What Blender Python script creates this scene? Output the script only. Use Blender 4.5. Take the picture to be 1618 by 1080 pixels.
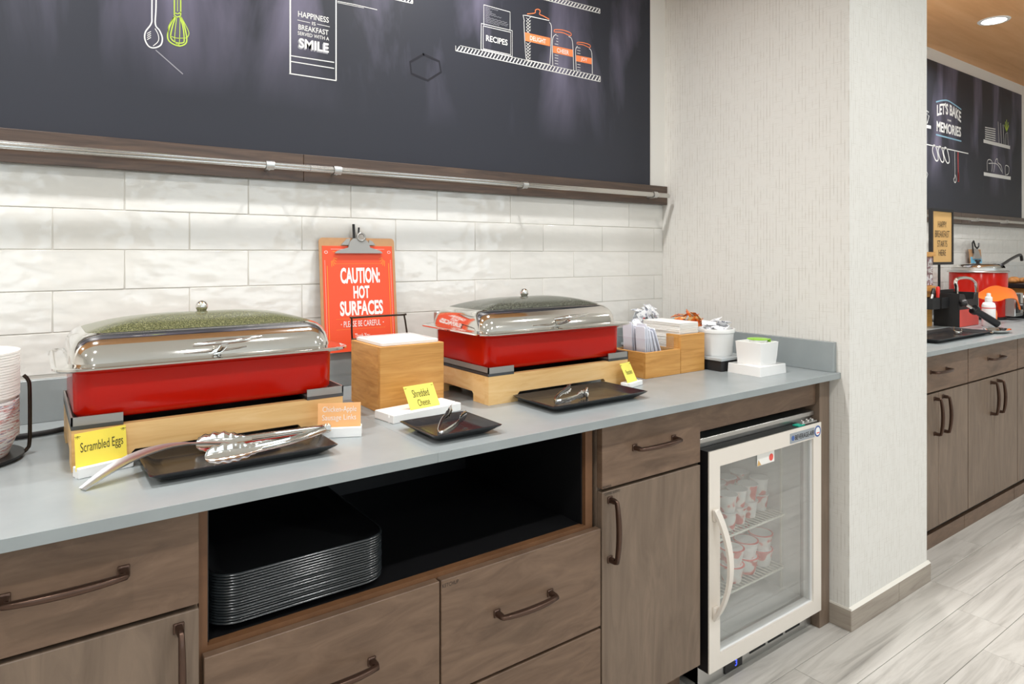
import bpy, bmesh, math, random
from mathutils import Vector, Matrix, Euler
random.seed(7)
for o in list(bpy.data.objects): bpy.data.objects.remove(o)
S = bpy.context.scene
COL = S.collection
PI = math.pi

# ------------------------------------------------------------------ camera (calibrated from the tile grid, image 1618x1080)
FPX, TH, HOR, CX, IW, IH = 1056.7, 0.627235652, 402.057, 809.0, 1618.0, 1080.0
CAMZ = 1.26489
WALL = 1.9723          # back wall (tile face)
XR = 2.240             # wallpapered return wall
ZC = 0.8637            # counter top
YC = 1.1853            # counter front edge
CEIL = 2.64
cam = bpy.data.cameras.new('camera'); cam_o = bpy.data.objects.new('camera', cam); COL.objects.link(cam_o)
cam.sensor_width = 36; cam.sensor_fit = 'HORIZONTAL'; cam.lens = FPX / IW * 36
cam.shift_y = -(IH / 2 - HOR) / IW; cam.clip_start = 0.02
cam_o.location = (0, 0, CAMZ); cam_o.rotation_euler = (PI / 2, 0, -TH)
S.camera = cam_o
vs = S.view_settings
vs.view_transform = 'Standard'; vs.look = 'None'; vs.gamma = 1; vs.use_curve_mapping = False
vs.exposure = -0.55

# ------------------------------------------------------------------ world (daylight outside the windows)
w = bpy.data.worlds.new('world'); S.world = w; w.use_nodes = True
w.node_tree.nodes['Background'].inputs[0].default_value = (0.86, 0.94, 1.0, 1)
w.node_tree.nodes['Background'].inputs[1].default_value = 1.6
DOWNLIGHT_W = 15.0
WINDOW_W = 26.0

def area(name, loc, rot, sx, sy, power, color=(1, 1, 1), shape='RECTANGLE', spread=PI):
    l = bpy.data.lights.new(name, 'AREA'); l.shape = shape; l.size = sx; l.size_y = sy; l.energy = power; l.color = color; l.spread = spread
    o = bpy.data.objects.new(name, l); COL.objects.link(o); o.location = loc; o.rotation_euler = rot
    return o
WINS = [(-1.7, 0.1), (0.9, 2.7), (3.5, 5.3)]                     # windows in the wall opposite the counter (x ranges)
WFY = -3.9
for i, (a, b) in enumerate(WINS):
    area('window_daylight', ((a + b) / 2, WFY - 0.25, 1.55), (PI / 2, 0, 0), b - a, 1.9, WINDOW_W, (0.84, 0.93, 1.0))

# ------------------------------------------------------------------ helpers
def s2l(c):
    return tuple(((v / 255) / 12.92 if v / 255 <= 0.04045 else ((v / 255 + 0.055) / 1.055) ** 2.4) for v in c) + (1,)
MATS = {}
def newmat(name):
    m = bpy.data.materials.new(name); m.use_nodes = True; MATS[name] = m
    return m, m.node_tree, m.node_tree.nodes['Principled BSDF']
def plain(name, rgb, rough=0.5, metal=0.0, spec=0.5, coat=0.0, emit=None, estr=0, noise=0.0, nscale=30, alpha=None):
    m, t, b = newmat(name)
    c = s2l(rgb)
    b.inputs['Base Color'].default_value = c; b.inputs['Roughness'].default_value = rough
    b.inputs['Metallic'].default_value = metal; b.inputs['Specular IOR Level'].default_value = spec
    b.inputs['Coat Weight'].default_value = coat
    if emit: b.inputs['Emission Color'].default_value = s2l(emit); b.inputs['Emission Strength'].default_value = estr
    if noise:
        tc = t.nodes.new('ShaderNodeTexCoord'); n = t.nodes.new('ShaderNodeTexNoise'); n.inputs['Scale'].default_value = nscale; n.inputs['Detail'].default_value = 4
        r = t.nodes.new('ShaderNodeValToRGB')
        r.color_ramp.elements[0].position = 0.3; r.color_ramp.elements[1].position = 0.7
        r.color_ramp.elements[0].color = tuple(max(0, v * (1 - noise)) for v in c[:3]) + (1,)
        r.color_ramp.elements[1].color = tuple(min(1, v * (1 + noise)) for v in c[:3]) + (1,)
        t.links.new(tc.outputs['Object'], n.inputs['Vector']); t.links.new(n.outputs['Fac'], r.inputs['Fac']); t.links.new(r.outputs['Color'], b.inputs['Base Color'])
    return m
def ramp(t, stops):
    r = t.nodes.new('ShaderNodeValToRGB'); e = r.color_ramp.elements
    while len(e) < len(stops): e.new(0.5)
    for el, (p, c) in zip(e, stops): el.position = p; el.color = s2l(c) if len(c) == 3 else c
    return r
def grain(name, cols, scale, stretch, rough=0.45, bump=0.05, dist=0.6, coat=0.0, spec=0.4, rnd=True):
    """wood: noise stretched along one axis; cols = list of (pos, rgb)"""
    m, t, b = newmat(name)
    tc = t.nodes.new('ShaderNodeTexCoord'); mp = t.nodes.new('ShaderNodeMapping'); mp.inputs['Scale'].default_value = stretch
    t.links.new(tc.outputs['Object'], mp.inputs['Vector'])
    if rnd:
        oi = t.nodes.new('ShaderNodeObjectInfo'); mu = t.nodes.new('ShaderNodeMath'); mu.operation = 'MULTIPLY'; mu.inputs[1].default_value = 37.0
        cb = t.nodes.new('ShaderNodeCombineXYZ'); t.links.new(oi.outputs['Random'], mu.inputs[0])
        for i in range(3): t.links.new(mu.outputs[0], cb.inputs[i])
        t.links.new(cb.outputs[0], mp.inputs['Location'])
    n = t.nodes.new('ShaderNodeTexNoise'); n.inputs['Scale'].default_value = scale; n.inputs['Detail'].default_value = 7; n.inputs['Roughness'].default_value = 0.62; n.inputs['Distortion'].default_value = dist
    t.links.new(mp.outputs[0], n.inputs['Vector'])
    r = ramp(t, cols); t.links.new(n.outputs['Fac'], r.inputs['Fac']); t.links.new(r.outputs['Color'], b.inputs['Base Color'])
    if bump:
        bp = t.nodes.new('ShaderNodeBump'); bp.inputs['Strength'].default_value = bump; bp.inputs['Distance'].default_value = 0.002
        t.links.new(n.outputs['Fac'], bp.inputs['Height']); t.links.new(bp.outputs[0], b.inputs['Normal'])
    b.inputs['Roughness'].default_value = rough; b.inputs['Coat Weight'].default_value = coat; b.inputs['Specular IOR Level'].default_value = spec
    return m

DK = [(0.25, (94, 74, 59)), (0.48, (110, 88, 71)), (0.62, (119, 96, 78)), (0.8, (130, 106, 86))]
DV = [(0.25, (102, 86, 72)), (0.48, (117, 100, 85)), (0.62, (126, 108, 92)), (0.8, (136, 117, 99))]  # door wood: paler and greyer than the drawers, sheen put into the colour
grain('cab_h', DK, 3.2, (1.6, 1, 7), 0.42, 0.015, 1.8)
grain('cab_v', DV, 3.2, (6, 1, 1.0), 0.42, 0.015, 1.4)
grain('cab_edge', [(0.2, (92, 62, 40)), (0.8, (128, 90, 60))], 5, (2, 2, 2), 0.5, 0.02)
grain('trim_wood', [(0.25, (52, 40, 34)), (0.5, (78, 61, 50)), (0.78, (104, 82, 66))], 4, (1.0, 6, 14), 0.34, 0.05, 0.8, spec=0.6)
LT = [(0.25, (220, 170, 106)), (0.5, (236, 194, 132)), (0.75, (244, 208, 152))]
grain('beech', LT, 4, (1, 3, 11), 0.42, 0.02, 0.9)
grain('oak', [(0.25, (178, 122, 56)), (0.5, (206, 150, 80)), (0.75, (220, 168, 98))], 5, (0.9, 2, 14), 0.42, 0.03, 0.8)
grain('ceil_wood', [(0.25, (214, 156, 104)), (0.5, (228, 172, 118)), (0.75, (236, 184, 132))], 2.2, (0.5, 6, 1), 0.5, 0.0, 0.5, rnd=False)
grain('plank', [(0.25, (146, 142, 136)), (0.40, (176, 172, 165)), (0.55, (194, 190, 183)), (0.8, (206, 203, 196))], 1.7, (0.7, 8, 1), 0.36, 0.01, 2.2)
grain('base_tile', [(0.2, (128, 116, 104)), (0.5, (160, 150, 138)), (0.8, (178, 168, 154))], 3, (1.0, 1.0, 12), 0.45, 0.03, 1.0)
plain('counter', (150, 157, 158), 0.27, noise=0.04, nscale=14, spec=0.5)
plain('grout', (216, 212, 204), 0.9)
plain('floor_joint', (128, 124, 116), 0.9)
plain('paint_white', (232, 230, 224), 0.6)
plain('paint_warm', (226, 223, 216), 0.7)
plain('caulk', (228, 224, 214), 0.5)
plain('black_int', (14, 14, 16), 0.5)
plain('black_plastic', (22, 22, 24), 0.35)
plain('black_matte', (26, 26, 27), 0.6)
plain('tray_black', (24, 24, 26), 0.22, spec=0.6)
plain('tray_edge', (42, 46, 48), 0.2, spec=0.8)  # on the stacked trays: lighter grey, edge highlight put into the colour
plain('bronze', (92, 72, 62), 0.3, 0.85)
plain('dark_wire', (58, 48, 40), 0.35, 0.8)
plain('chrome', (232, 230, 226), 0.07, 1.0)
plain('satin_steel', (204, 204, 202), 0.32, 1.0)
plain('rail_steel', (205, 203, 198), 0.16, 1.0)
plain('dark_steel', (92, 95, 97), 0.35, 0.7)
plain('bracket_steel', (164, 162, 158), 0.32, 0.5)
plain('red_enamel', (192, 22, 4), 0.18, spec=0.3)
plain('red_plastic', (224, 50, 40), 0.35)
plain('paper_red', (238, 82, 44), 0.45)
plain('paper_redlabel', (232, 86, 76), 0.5)
plain('ink_gold', (250, 178, 60), 0.5)
plain('ink_white', (246, 244, 240), 0.5)
plain('ink_black', (52, 46, 30), 0.6)
plain('ink_dark', (40, 34, 28), 0.6)
plain('hardboard', (186, 142, 100), 0.6, noise=0.05, nscale=60)
plain('card_yellow', (252, 228, 84), 0.5)
plain('card_yellow2', (250, 238, 106), 0.5)
plain('card_peach', (250, 188, 126), 0.5)
plain('white_plastic', (242, 242, 240), 0.35)
plain('white_ceramic', (240, 240, 238), 0.18, coat=0.3)
plain('paper_white', (240, 238, 232), 0.7)
plain('paper_sleeve', (232, 234, 244), 0.55)
plain('grey_plate', (176, 182, 184), 0.3)
plain('green_foil', (140, 200, 40), 0.3)
plain('orange_plastic', (252, 122, 30), 0.35)
plain('blue_paper', (110, 190, 226), 0.5)
plain('kraft', (214, 172, 108), 0.6)
plain('chalk_white', (226, 226, 222), 0.9, noise=0.06, nscale=300)
plain('chalk_dim', (150, 150, 156), 0.9)
plain('chalk_dark', (30, 30, 38), 0.9)
plain('chalk_lime', (184, 208, 84), 0.9)
plain('chalk_orange', (250, 138, 82), 0.9)
plain('chalk_blue', (130, 170, 190), 0.9)
plain('chalk_red', (190, 70, 66), 0.9)
plain('fridge_white', (222, 224, 222), 0.45)
plain('fridge_frame', (236, 229, 219), 0.3, 0.2)
plain('wire_white', (228, 228, 216), 0.4)
plain('plate_silver', (170, 178, 186), 0.3, 0.5)
plain('ink_blue', (64, 96, 160), 0.5)
plain('ink_teal', (30, 190, 160), 0.4)
plain('led_blue', (20, 20, 60), 0.5, emit=(70, 90, 255), estr=3.0)
plain('lens', (255, 255, 255), 0.5, emit=(255, 248, 238), estr=14.0)
plain('pastry', (206, 140, 76), 0.6, noise=0.35, nscale=40)
plain('sauce_orange', (222, 100, 30), 0.3)
plain('foil_amber', (214, 170, 110), 0.3)

# speckled lid glass, print plates, yogurt, packets
def spots(name, base, stops, scale, rough=0.3, detail=3, stretch=(1, 1, 1), coat=0.0):
    m, t, b = newmat(name)
    tc = t.nodes.new('ShaderNodeTexCoord'); mp = t.nodes.new('ShaderNodeMapping'); mp.inputs['Scale'].default_value = stretch
    oi = t.nodes.new('ShaderNodeObjectInfo'); mu = t.nodes.new('ShaderNodeMath'); mu.operation = 'MULTIPLY'; mu.inputs[1].default_value = 19.0
    cb = t.nodes.new('ShaderNodeCombineXYZ'); t.links.new(oi.outputs['Random'], mu.inputs[0])
    for i in range(3): t.links.new(mu.outputs[0], cb.inputs[i])
    t.links.new(cb.outputs[0], mp.inputs['Location'])
    n = t.nodes.new('ShaderNodeTexNoise'); n.inputs['Scale'].default_value = scale; n.inputs['Detail'].default_value = detail
    r = ramp(t, stops)
    t.links.new(tc.outputs['Object'], mp.inputs['Vector']); t.links.new(mp.outputs[0], n.inputs['Vector'])
    t.links.new(n.outputs['Fac'], r.inputs['Fac']); t.links.new(r.outputs['Color'], b.inputs['Base Color'])
    b.inputs['Roughness'].default_value = rough; b.inputs['Coat Weight'].default_value = coat
    return m
spots('lid_glass', None, [(0.34, (40, 42, 36)), (0.5, (70, 72, 62)), (0.62, (96, 98, 86)), (0.72, (160, 160, 146))], 420, 0.16, 3)
spots('lid_glass_egg', None, [(0.34, (54, 56, 36)), (0.5, (88, 90, 60)), (0.62, (114, 114, 76)), (0.72, (170, 168, 136))], 420, 0.16, 3)
spots('yogurt', None, [(0.45, (240, 238, 234)), (0.54, (238, 224, 216)), (0.58, (214, 90, 74)), (0.7, (206, 70, 60))], 26, 0.4, 1)
spots('print_plate', None, [(0.44, (240, 240, 238)), (0.53, (236, 234, 234)), (0.58, (196, 110, 104)), (0.64, (236, 232, 232)), (0.70, (116, 126, 168))], 30, 0.6, 2, (1, 1, 9))
spots('packet_white', None, [(0.45, (236, 238, 240)), (0.56, (226, 230, 236)), (0.6, (96, 104, 124)), (0.66, (230, 232, 236)), (0.74, (206, 70, 60))], 60, 0.4, 2)
spots('packet_grey', None, [(0.5, (238, 238, 240)), (0.6, (220, 222, 228)), (0.66, (70, 74, 88))], 90, 0.4, 2)
spots('packet_orange', None, [(0.42, (226, 190, 130)), (0.5, (222, 130, 50)), (0.6, (212, 84, 24)), (0.7, (60, 40, 26))], 45, 0.25, 2)
spots('holder_print', None, [(0.45, (120, 84, 84)), (0.55, (150, 120, 124)), (0.62, (206, 208, 214))], 30, 0.5, 2)
# glass
def glass(name, tint, fac):
    m = bpy.data.materials.new(name); m.use_nodes = True; MATS[name] = m; t = m.node_tree; t.nodes.clear()
    o = t.nodes.new('ShaderNodeOutputMaterial'); mx = t.nodes.new('ShaderNodeMixShader'); tr = t.nodes.new('ShaderNodeBsdfTransparent'); gl = t.nodes.new('ShaderNodeBsdfGlossy')
    lw = t.nodes.new('ShaderNodeLayerWeight'); lw.inputs[0].default_value = 0.5; pw_ = t.nodes.new('ShaderNodeMath'); pw_.operation = 'POWER'; pw_.inputs[1].default_value = 4.0
    ad = t.nodes.new('ShaderNodeMath'); ad.operation = 'ADD'; ad.use_clamp = True; ad.inputs[1].default_value = fac
    tr.inputs[0].default_value = tint; gl.inputs['Roughness'].default_value = 0.03
    t.links.new(lw.outputs['Facing'], pw_.inputs[0]); t.links.new(pw_.outputs[0], ad.inputs[0]); t.links.new(ad.outputs[0], mx.inputs[0]); t.links.new(tr.outputs[0], mx.inputs[1]); t.links.new(gl.outputs[0], mx.inputs[2]); t.links.new(mx.outputs[0], o.inputs[0])
glass('fridge_glass', (0.97, 0.985, 0.985, 1), 0.18)
glass('acrylic', (0.98, 0.985, 0.99, 1), 0.03)
glass('window_glass', (0.97, 0.99, 1, 1), 0.02)
# glazed wavy tile
m, t, b = newmat('tile')
tc = t.nodes.new('ShaderNodeTexCoord'); mp = t.nodes.new('ShaderNodeMapping'); mp.inputs['Scale'].default_value = (1, 1, 1.8)
oi = t.nodes.new('ShaderNodeObjectInfo'); mu = t.nodes.new('ShaderNodeMath'); mu.operation = 'MULTIPLY'; mu.inputs[1].default_value = 50
cb = t.nodes.new('ShaderNodeCombineXYZ'); t.links.new(oi.outputs['Random'], mu.inputs[0])
for i in range(3): t.links.new(mu.outputs[0], cb.inputs[i])
t.links.new(cb.outputs[0], mp.inputs['Location'])
n1 = t.nodes.new('ShaderNodeTexNoise'); n1.inputs['Scale'].default_value = 13; n1.inputs['Detail'].default_value = 1.5
bp = t.nodes.new('ShaderNodeBump'); bp.inputs['Strength'].default_value = 0.4; bp.inputs['Distance'].default_value = 0.010
t.links.new(tc.outputs['Object'], mp.inputs['Vector']); t.links.new(mp.outputs[0], n1.inputs['Vector']); t.links.new(n1.outputs['Fac'], bp.inputs['Height']); t.links.new(bp.outputs[0], b.inputs['Normal'])
b.inputs['Base Color'].default_value = s2l((228, 226, 220)); b.inputs['Roughness'].default_value = 0.09; b.inputs['Specular IOR Level'].default_value = 0.55
# wallpaper with fine broken vertical and horizontal threads
m, t, b = newmat('wallpaper')
tc = t.nodes.new('ShaderNodeTexCoord'); sp = t.nodes.new('ShaderNodeSeparateXYZ'); t.links.new(tc.outputs['Object'], sp.inputs[0])
ad = t.nodes.new('ShaderNodeMath'); ad.operation = 'ADD'; t.links.new(sp.outputs[0], ad.inputs[0]); t.links.new(sp.outputs[1], ad.inputs[1])
def threads(src, freq, other, ofreq, thr, gate):
    cbx = t.nodes.new('ShaderNodeCombineXYZ'); k1 = t.nodes.new('ShaderNodeMath'); k1.operation = 'MULTIPLY'; k1.inputs[1].default_value = freq; t.links.new(src, k1.inputs[0])
    fr = t.nodes.new('ShaderNodeMath'); fr.operation = 'FRACT'; t.links.new(k1.outputs[0], fr.inputs[0])
    lt = t.nodes.new('ShaderNodeMath'); lt.operation = 'LESS_THAN'; lt.inputs[1].default_value = thr; t.links.new(fr.outputs[0], lt.inputs[0])
    fl = t.nodes.new('ShaderNodeMath'); fl.operation = 'FLOOR'; t.links.new(k1.outputs[0], fl.inputs[0])
    k2 = t.nodes.new('ShaderNodeMath'); k2.operation = 'MULTIPLY'; k2.inputs[1].default_value = ofreq; t.links.new(other, k2.inputs[0])
    k3 = t.nodes.new('ShaderNodeMath'); k3.operation = 'MULTIPLY'; k3.inputs[1].default_value = 7.31; t.links.new(fl.outputs[0], k3.inputs[0])
    t.links.new(k2.outputs[0], cbx.inputs[0]); t.links.new(k3.outputs[0], cbx.inputs[1])
    nz = t.nodes.new('ShaderNodeTexNoise'); nz.inputs['Scale'].default_value = 1; nz.inputs['Detail'].default_value = 2; t.links.new(cbx.outputs[0], nz.inputs['Vector'])
    mr = t.nodes.new('ShaderNodeMapRange'); mr.inputs[1].default_value = gate; mr.inputs[2].default_value = gate + 0.2; t.links.new(nz.outputs['Fac'], mr.inputs[0])
    mm = t.nodes.new('ShaderNodeMath'); mm.operation = 'MULTIPLY'; t.links.new(mr.outputs[0], mm.inputs[0]); t.links.new(lt.outputs[0], mm.inputs[1])
    return mm.outputs[0]
v1 = threads(ad.outputs[0], 78, sp.outputs[2], 16, 0.16, 0.42)
v2 = threads(sp.outputs[2], 150, ad.outputs[0], 22, 0.3, 0.5)
hv = t.nodes.new('ShaderNodeMath'); hv.operation = 'MULTIPLY'; hv.inputs[1].default_value = 0.45; t.links.new(v2, hv.inputs[0])
mxm = t.nodes.new('ShaderNodeMath'); mxm.operation = 'MAXIMUM'; t.links.new(v1, mxm.inputs[0]); t.links.new(hv.outputs[0], mxm.inputs[1])
sc_ = t.nodes.new('ShaderNodeMath'); sc_.operation = 'MULTIPLY'; sc_.inputs[1].default_value = 0.55; t.links.new(mxm.outputs[0], sc_.inputs[0])
mix = t.nodes.new('ShaderNodeMix'); mix.data_type = 'RGBA'; mix.inputs[6].default_value = s2l((226, 224, 218)); mix.inputs[7].default_value = s2l((176, 168, 154))
t.links.new(sc_.outputs[0], mix.inputs[0]); t.links.new(mix.outputs[2], b.inputs['Base Color']); b.inputs['Roughness'].default_value = 0.6
# chalkboard with wiped chalk smudges
m, t, b = newmat('chalkboard')
tc = t.nodes.new('ShaderNodeTexCoord'); mp = t.nodes.new('ShaderNodeMapping'); mp.inputs['Scale'].default_value = (3.2, 1, 0.8); t.links.new(tc.outputs['Object'], mp.inputs['Vector'])
n1 = t.nodes.new('ShaderNodeTexNoise'); n1.inputs['Scale'].default_value = 1.6; n1.inputs['Detail'].default_value = 5; n1.inputs['Distortion'].default_value = 0.4; t.links.new(mp.outputs[0], n1.inputs['Vector'])
sp = t.nodes.new('ShaderNodeSeparateXYZ'); t.links.new(tc.outputs['Object'], sp.inputs[0])
mr = t.nodes.new('ShaderNodeMapRange'); mr.inputs[1].default_value = 0.13; mr.inputs[2].default_value = 0.42; t.links.new(sp.outputs[2], mr.inputs[0])   # the wiped streaks stop above the lower edge
mm = t.nodes.new('ShaderNodeMath'); mm.operation = 'MULTIPLY'; r1 = t.nodes.new('ShaderNodeMapRange'); r1.inputs[1].default_value = 0.47; r1.inputs[2].default_value = 0.70
t.links.new(n1.outputs['Fac'], r1.inputs[0]); t.links.new(r1.outputs[0], mm.inputs[0]); t.links.new(mr.outputs[0], mm.inputs[1])
mix = t.nodes.new('ShaderNodeMix'); mix.data_type = 'RGBA'; mix.inputs[6].default_value = s2l((48, 50, 58)); mix.inputs[7].default_value = s2l((108, 104, 123))
t.links.new(mm.outputs[0], mix.inputs[0]); t.links.new(mix.outputs[2], b.inputs['Base Color']); b.inputs['Roughness'].default_value = 0.52; b.inputs['Specular IOR Level'].default_value = 0.3

def tag(o, label=None, cat=None, group=None, kind=None):
    if label: o['label'] = label
    if cat: o['category'] = cat
    if group: o['group'] = group
    if kind: o['kind'] = kind
    return o
def thing(name, label, cat, loc=(0, 0, 0), rz=0, group=None):
    o = bpy.data.objects.new(name, None); COL.objects.link(o); o.location = loc; o.rotation_euler = (0, 0, rz); o.empty_display_size = 0.05
    return tag(o, label, cat, group)
def struct(name, kind='structure'):
    o = bpy.data.objects.new(name, None); COL.objects.link(o); o['kind'] = kind; o.empty_display_size = 0.05
    return o
def fin(bm, name, smooth=False, norm=True):
    if norm: bmesh.ops.recalc_face_normals(bm, faces=bm.faces)
    me = bpy.data.meshes.new(name); bm.to_mesh(me); bm.free()
    if smooth:
        for p in me.polygons: p.use_smooth = True
    return me
def smooth_angle(me, ang=40):
    for p in me.polygons: p.use_smooth = True
    try: me.set_sharp_from_angle(angle=math.radians(ang))
    except Exception: pass
    return me
def put(name, bm, mat, parent=None, sm=0, world=False, loc=None, rot=None):
    """bmesh -> object; sm = smooth angle in degrees; world=True: coordinates are world ones, parent has no rotation"""
    me = fin(bm, name) if isinstance(bm, bmesh.types.BMesh) else bm
    if sm: smooth_angle(me, sm)
    if world and parent is not None: me.transform(Matrix.Translation(-Vector(parent.location)))
    me.materials.clear(); me.materials.append(MATS[mat])
    o = bpy.data.objects.new(name, me); COL.objects.link(o)
    if parent is not None: o.parent = parent
    if loc is not None: o.location = loc
    if rot is not None: o.rotation_euler = rot
    return o
def cp(o, parent=None, loc=None):
    c = o.copy(); COL.objects.link(c); c.parent = parent
    if loc is not None: c.location = loc
    return c
def cptree(o, parent=None):
    c = cp(o, parent)
    for ch in list(o.children): cptree(ch, c)
    return c
B = bmesh.new
def box(bm, x0, x1, y0, y1, z0, z1, bev=0, seg=1):
    vs_ = [bm.verts.new((x, y, z)) for x in (x0, x1) for y in (y0, y1) for z in (z0, z1)]
    f = [bm.faces.new([vs_[i] for i in q]) for q in ((0, 1, 3, 2), (4, 6, 7, 5), (0, 4, 5, 1), (2, 3, 7, 6), (0, 2, 6, 4), (1, 5, 7, 3))]
    if bev:
        ed = list({e for q in f for e in q.edges})
        bmesh.ops.bevel(bm, geom=ed, offset=bev, segments=seg, profile=0.5, affect='EDGES')
    return bm
def bx(*a, **k): return box(B(), *a, **k)
def prism(bm, poly, axis, a, c):
    """polygon extruded along axis: 'y' poly=(x,z); 'x' poly=(y,z); 'z' poly=(x,y)"""
    def P3(p, d): return {'y': (p[0], d, p[1]), 'x': (d, p[0], p[1]), 'z': (p[0], p[1], d)}[axis]
    A = [bm.verts.new(P3(p, a)) for p in poly]; C = [bm.verts.new(P3(p, c)) for p in poly]
    bm.faces.new(A); bm.faces.new(C[::-1])
    for i in range(len(poly)):
        j = (i + 1) % len(poly); bm.faces.new((A[i], A[j], C[j], C[i]))
    return bm
def tube(bm, pts, r, n=8, closed=False, radii=None, sec=None):
    pts = [Vector(p) for p in pts]; rings = []; N = len(pts); up = None
    for i, p in enumerate(pts):
        a = pts[(i - 1) % N] if (i > 0 or closed) else p; c = pts[(i + 1) % N] if (i < N - 1 or closed) else p
        d = (c - a).normalized()
        if up is None:
            up = Vector((0, 0, 1)) if abs(d.z) < 0.9 else Vector((0, 1, 0))
        sx = d.cross(up).normalized(); up = sx.cross(d).normalized()
        rr = radii[i] if radii else r
        if sec: ring = [bm.verts.new(p + sx * u * rr + up * v * rr) for u, v in sec]
        else: ring = [bm.verts.new(p + sx * math.cos(2 * PI * k / n) * rr + up * math.sin(2 * PI * k / n) * rr) for k in range(n)]
        rings.append(ring)
    m_ = len(rings[0])
    for i in range(N if closed else N - 1):
        R, Q = rings[i], rings[(i + 1) % N]
        for k in range(m_): bm.faces.new((R[k], R[(k + 1) % m_], Q[(k + 1) % m_], Q[k]))
    if not closed: bm.faces.new(rings[0][::-1]); bm.faces.new(rings[-1])
    return bm
def lathe(bm, prof, n=32, c=(0, 0, 0), axis='z'):
    rings = []
    for r, h in prof:
        ring = []
        if r < 1e-6:
            v = bm.verts.new({'z': (c[0], c[1], c[2] + h), 'y': (c[0], c[1] + h, c[2]), 'x': (c[0] + h, c[1], c[2])}[axis]); rings.append([v]); continue
        for k in range(n):
            a = 2 * PI * k / n; u, v = r * math.cos(a), r * math.sin(a)
            ring.append(bm.verts.new({'z': (c[0] + u, c[1] + v, c[2] + h), 'y': (c[0] + u, c[1] + h, c[2] + v), 'x': (c[0] + h, c[1] + u, c[2] + v)}[axis]))
        rings.append(ring)
    for R, Q in zip(rings, rings[1:]):
        if len(R) == 1 and len(Q) == 1: continue
        for k in range(n):
            k2 = (k + 1) % n
            if len(R) == 1: bm.faces.new((R[0], Q[k], Q[k2]))
            elif len(Q) == 1: bm.faces.new((R[k], R[k2], Q[0]))
            else: bm.faces.new((R[k], R[k2], Q[k2], Q[k]))
    return bm
def rr(x0, x1, y0, y1, r, n=5):
    pts = []
    for cx, cy, a0 in ((x1 - r, y1 - r, 0), (x0 + r, y1 - r, PI / 2), (x0 + r, y0 + r, PI), (x1 - r, y0 + r, 1.5 * PI)):
        for k in range(n + 1): a = a0 + PI / 2 * k / n; pts.append((cx + r * math.cos(a), cy + r * math.sin(a)))
    return pts
def loft(bm, loops, cap0=True, cap1=True):
    R = [[bm.verts.new(p) for p in L] for L in loops]; n = len(R[0])
    for A, C in zip(R, R[1:]):
        for k in range(n): bm.faces.new((A[k], A[(k + 1) % n], C[(k + 1) % n], C[k]))
    if cap0: bm.faces.new(R[0][::-1])
    if cap1: bm.faces.new(R[-1])
    return bm
def lp(poly, z): return [(x, y, z) for x, y in poly]
TEXTC = {}
def textverts(s, bold=0.0):
    key = (s, bold)
    if key in TEXTC: return TEXTC[key]
    cu = bpy.data.curves.new('t', 'FONT'); cu.body = s; cu.offset = bold; cu.resolution_u = 3; cu.align_x = 'CENTER'
    o = bpy.data.objects.new('t', cu); COL.objects.link(o)
    dg = bpy.context.evaluated_depsgraph_get(); me = bpy.data.meshes.new_from_object(o.evaluated_get(dg))
    v = [tuple(q.co) for q in me.vertices]; f = [tuple(p.vertices) for p in me.polygons]
    bpy.data.objects.remove(o); bpy.data.curves.remove(cu); bpy.data.meshes.remove(me)
    xs = [q[0] for q in v]; ys = [q[1] for q in v]
    x0, x1, y0, y1 = min(xs), max(xs), min(ys), max(ys)
    v = [((q[0] - x0) / (x1 - x0), (q[1] - y0) / (y1 - y0)) for q in v]
    TEXTC[key] = (v, f); return v, f
def text(bm, s, fn, bold=0.0):
    """lettering laid out through fn(u,v) -> point, u,v in 0..1 over the text's own box"""
    v, f = textverts(s, bold); V = [bm.verts.new(fn(*q)) for q in v]
    for q in f:
        try: bm.faces.new([V[i] for i in q])
        except ValueError: pass
    return bm
def wtext(bm, s, x0, x1, z0, z1, y, bold=0.0):
    return text(bm, s, lambda u, v: (x0 + (x1 - x0) * u, y, z0 + (z1 - z0) * v), bold)
# photo pixel -> point on the plane Y = y (used only for flat drawings on the walls)
def onwall(px, py, y):
    u = (px - CX) / FPX; v = (HOR - py) / FPX; d = (math.sin(TH) + u * math.cos(TH), math.cos(TH) - u * math.sin(TH), v); k = y / d[1]
    return Vector((d[0] * k, y, CAMZ + v * k))
def ribbon(bm, P, wd, y):
    P = [Vector(p) for p in P]
    L, R = [], []
    for i, p in enumerate(P):
        d = (P[min(i + 1, len(P) - 1)] - P[max(i - 1, 0)]); d.normalize(); nrm = Vector((-d.z, 0, d.x))
        L.append(bm.verts.new((p + nrm * wd / 2))); R.append(bm.verts.new((p - nrm * wd / 2)))
    for i in range(len(P) - 1): bm.faces.new((L[i], L[i + 1], R[i + 1], R[i]))
def smoothpts(P, n=5):
    if len(P) < 3: return P
    out = []; Q = [P[0]] + list(P) + [P[-1]]
    for i in range(1, len(Q) - 2):
        for k in range(n):
            t_ = k / n; a, b_, c, d = [Vector(q) for q in Q[i - 1:i + 3]]
            out.append(0.5 * ((2 * b_) + (c - a) * t_ + (2 * a - 5 * b_ + 4 * c - d) * t_ ** 2 + (3 * b_ - a - 3 * c + d) * t_ ** 3))
    out.append(Vector(P[-1])); return out
def stroke(bm, px, wpx, y, curve=False):
    P = [onwall(a, c, y) for a, c in px]; dep = P[0].x * math.sin(TH) + P[0].y * math.cos(TH)
    if curve: P = smoothpts(P)
    ribbon(bm, P, wpx * dep / FPX, y)
def poly(bm, px, y): bm.faces.new([bm.verts.new(onwall(a, c, y)) for a, c in px])
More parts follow.
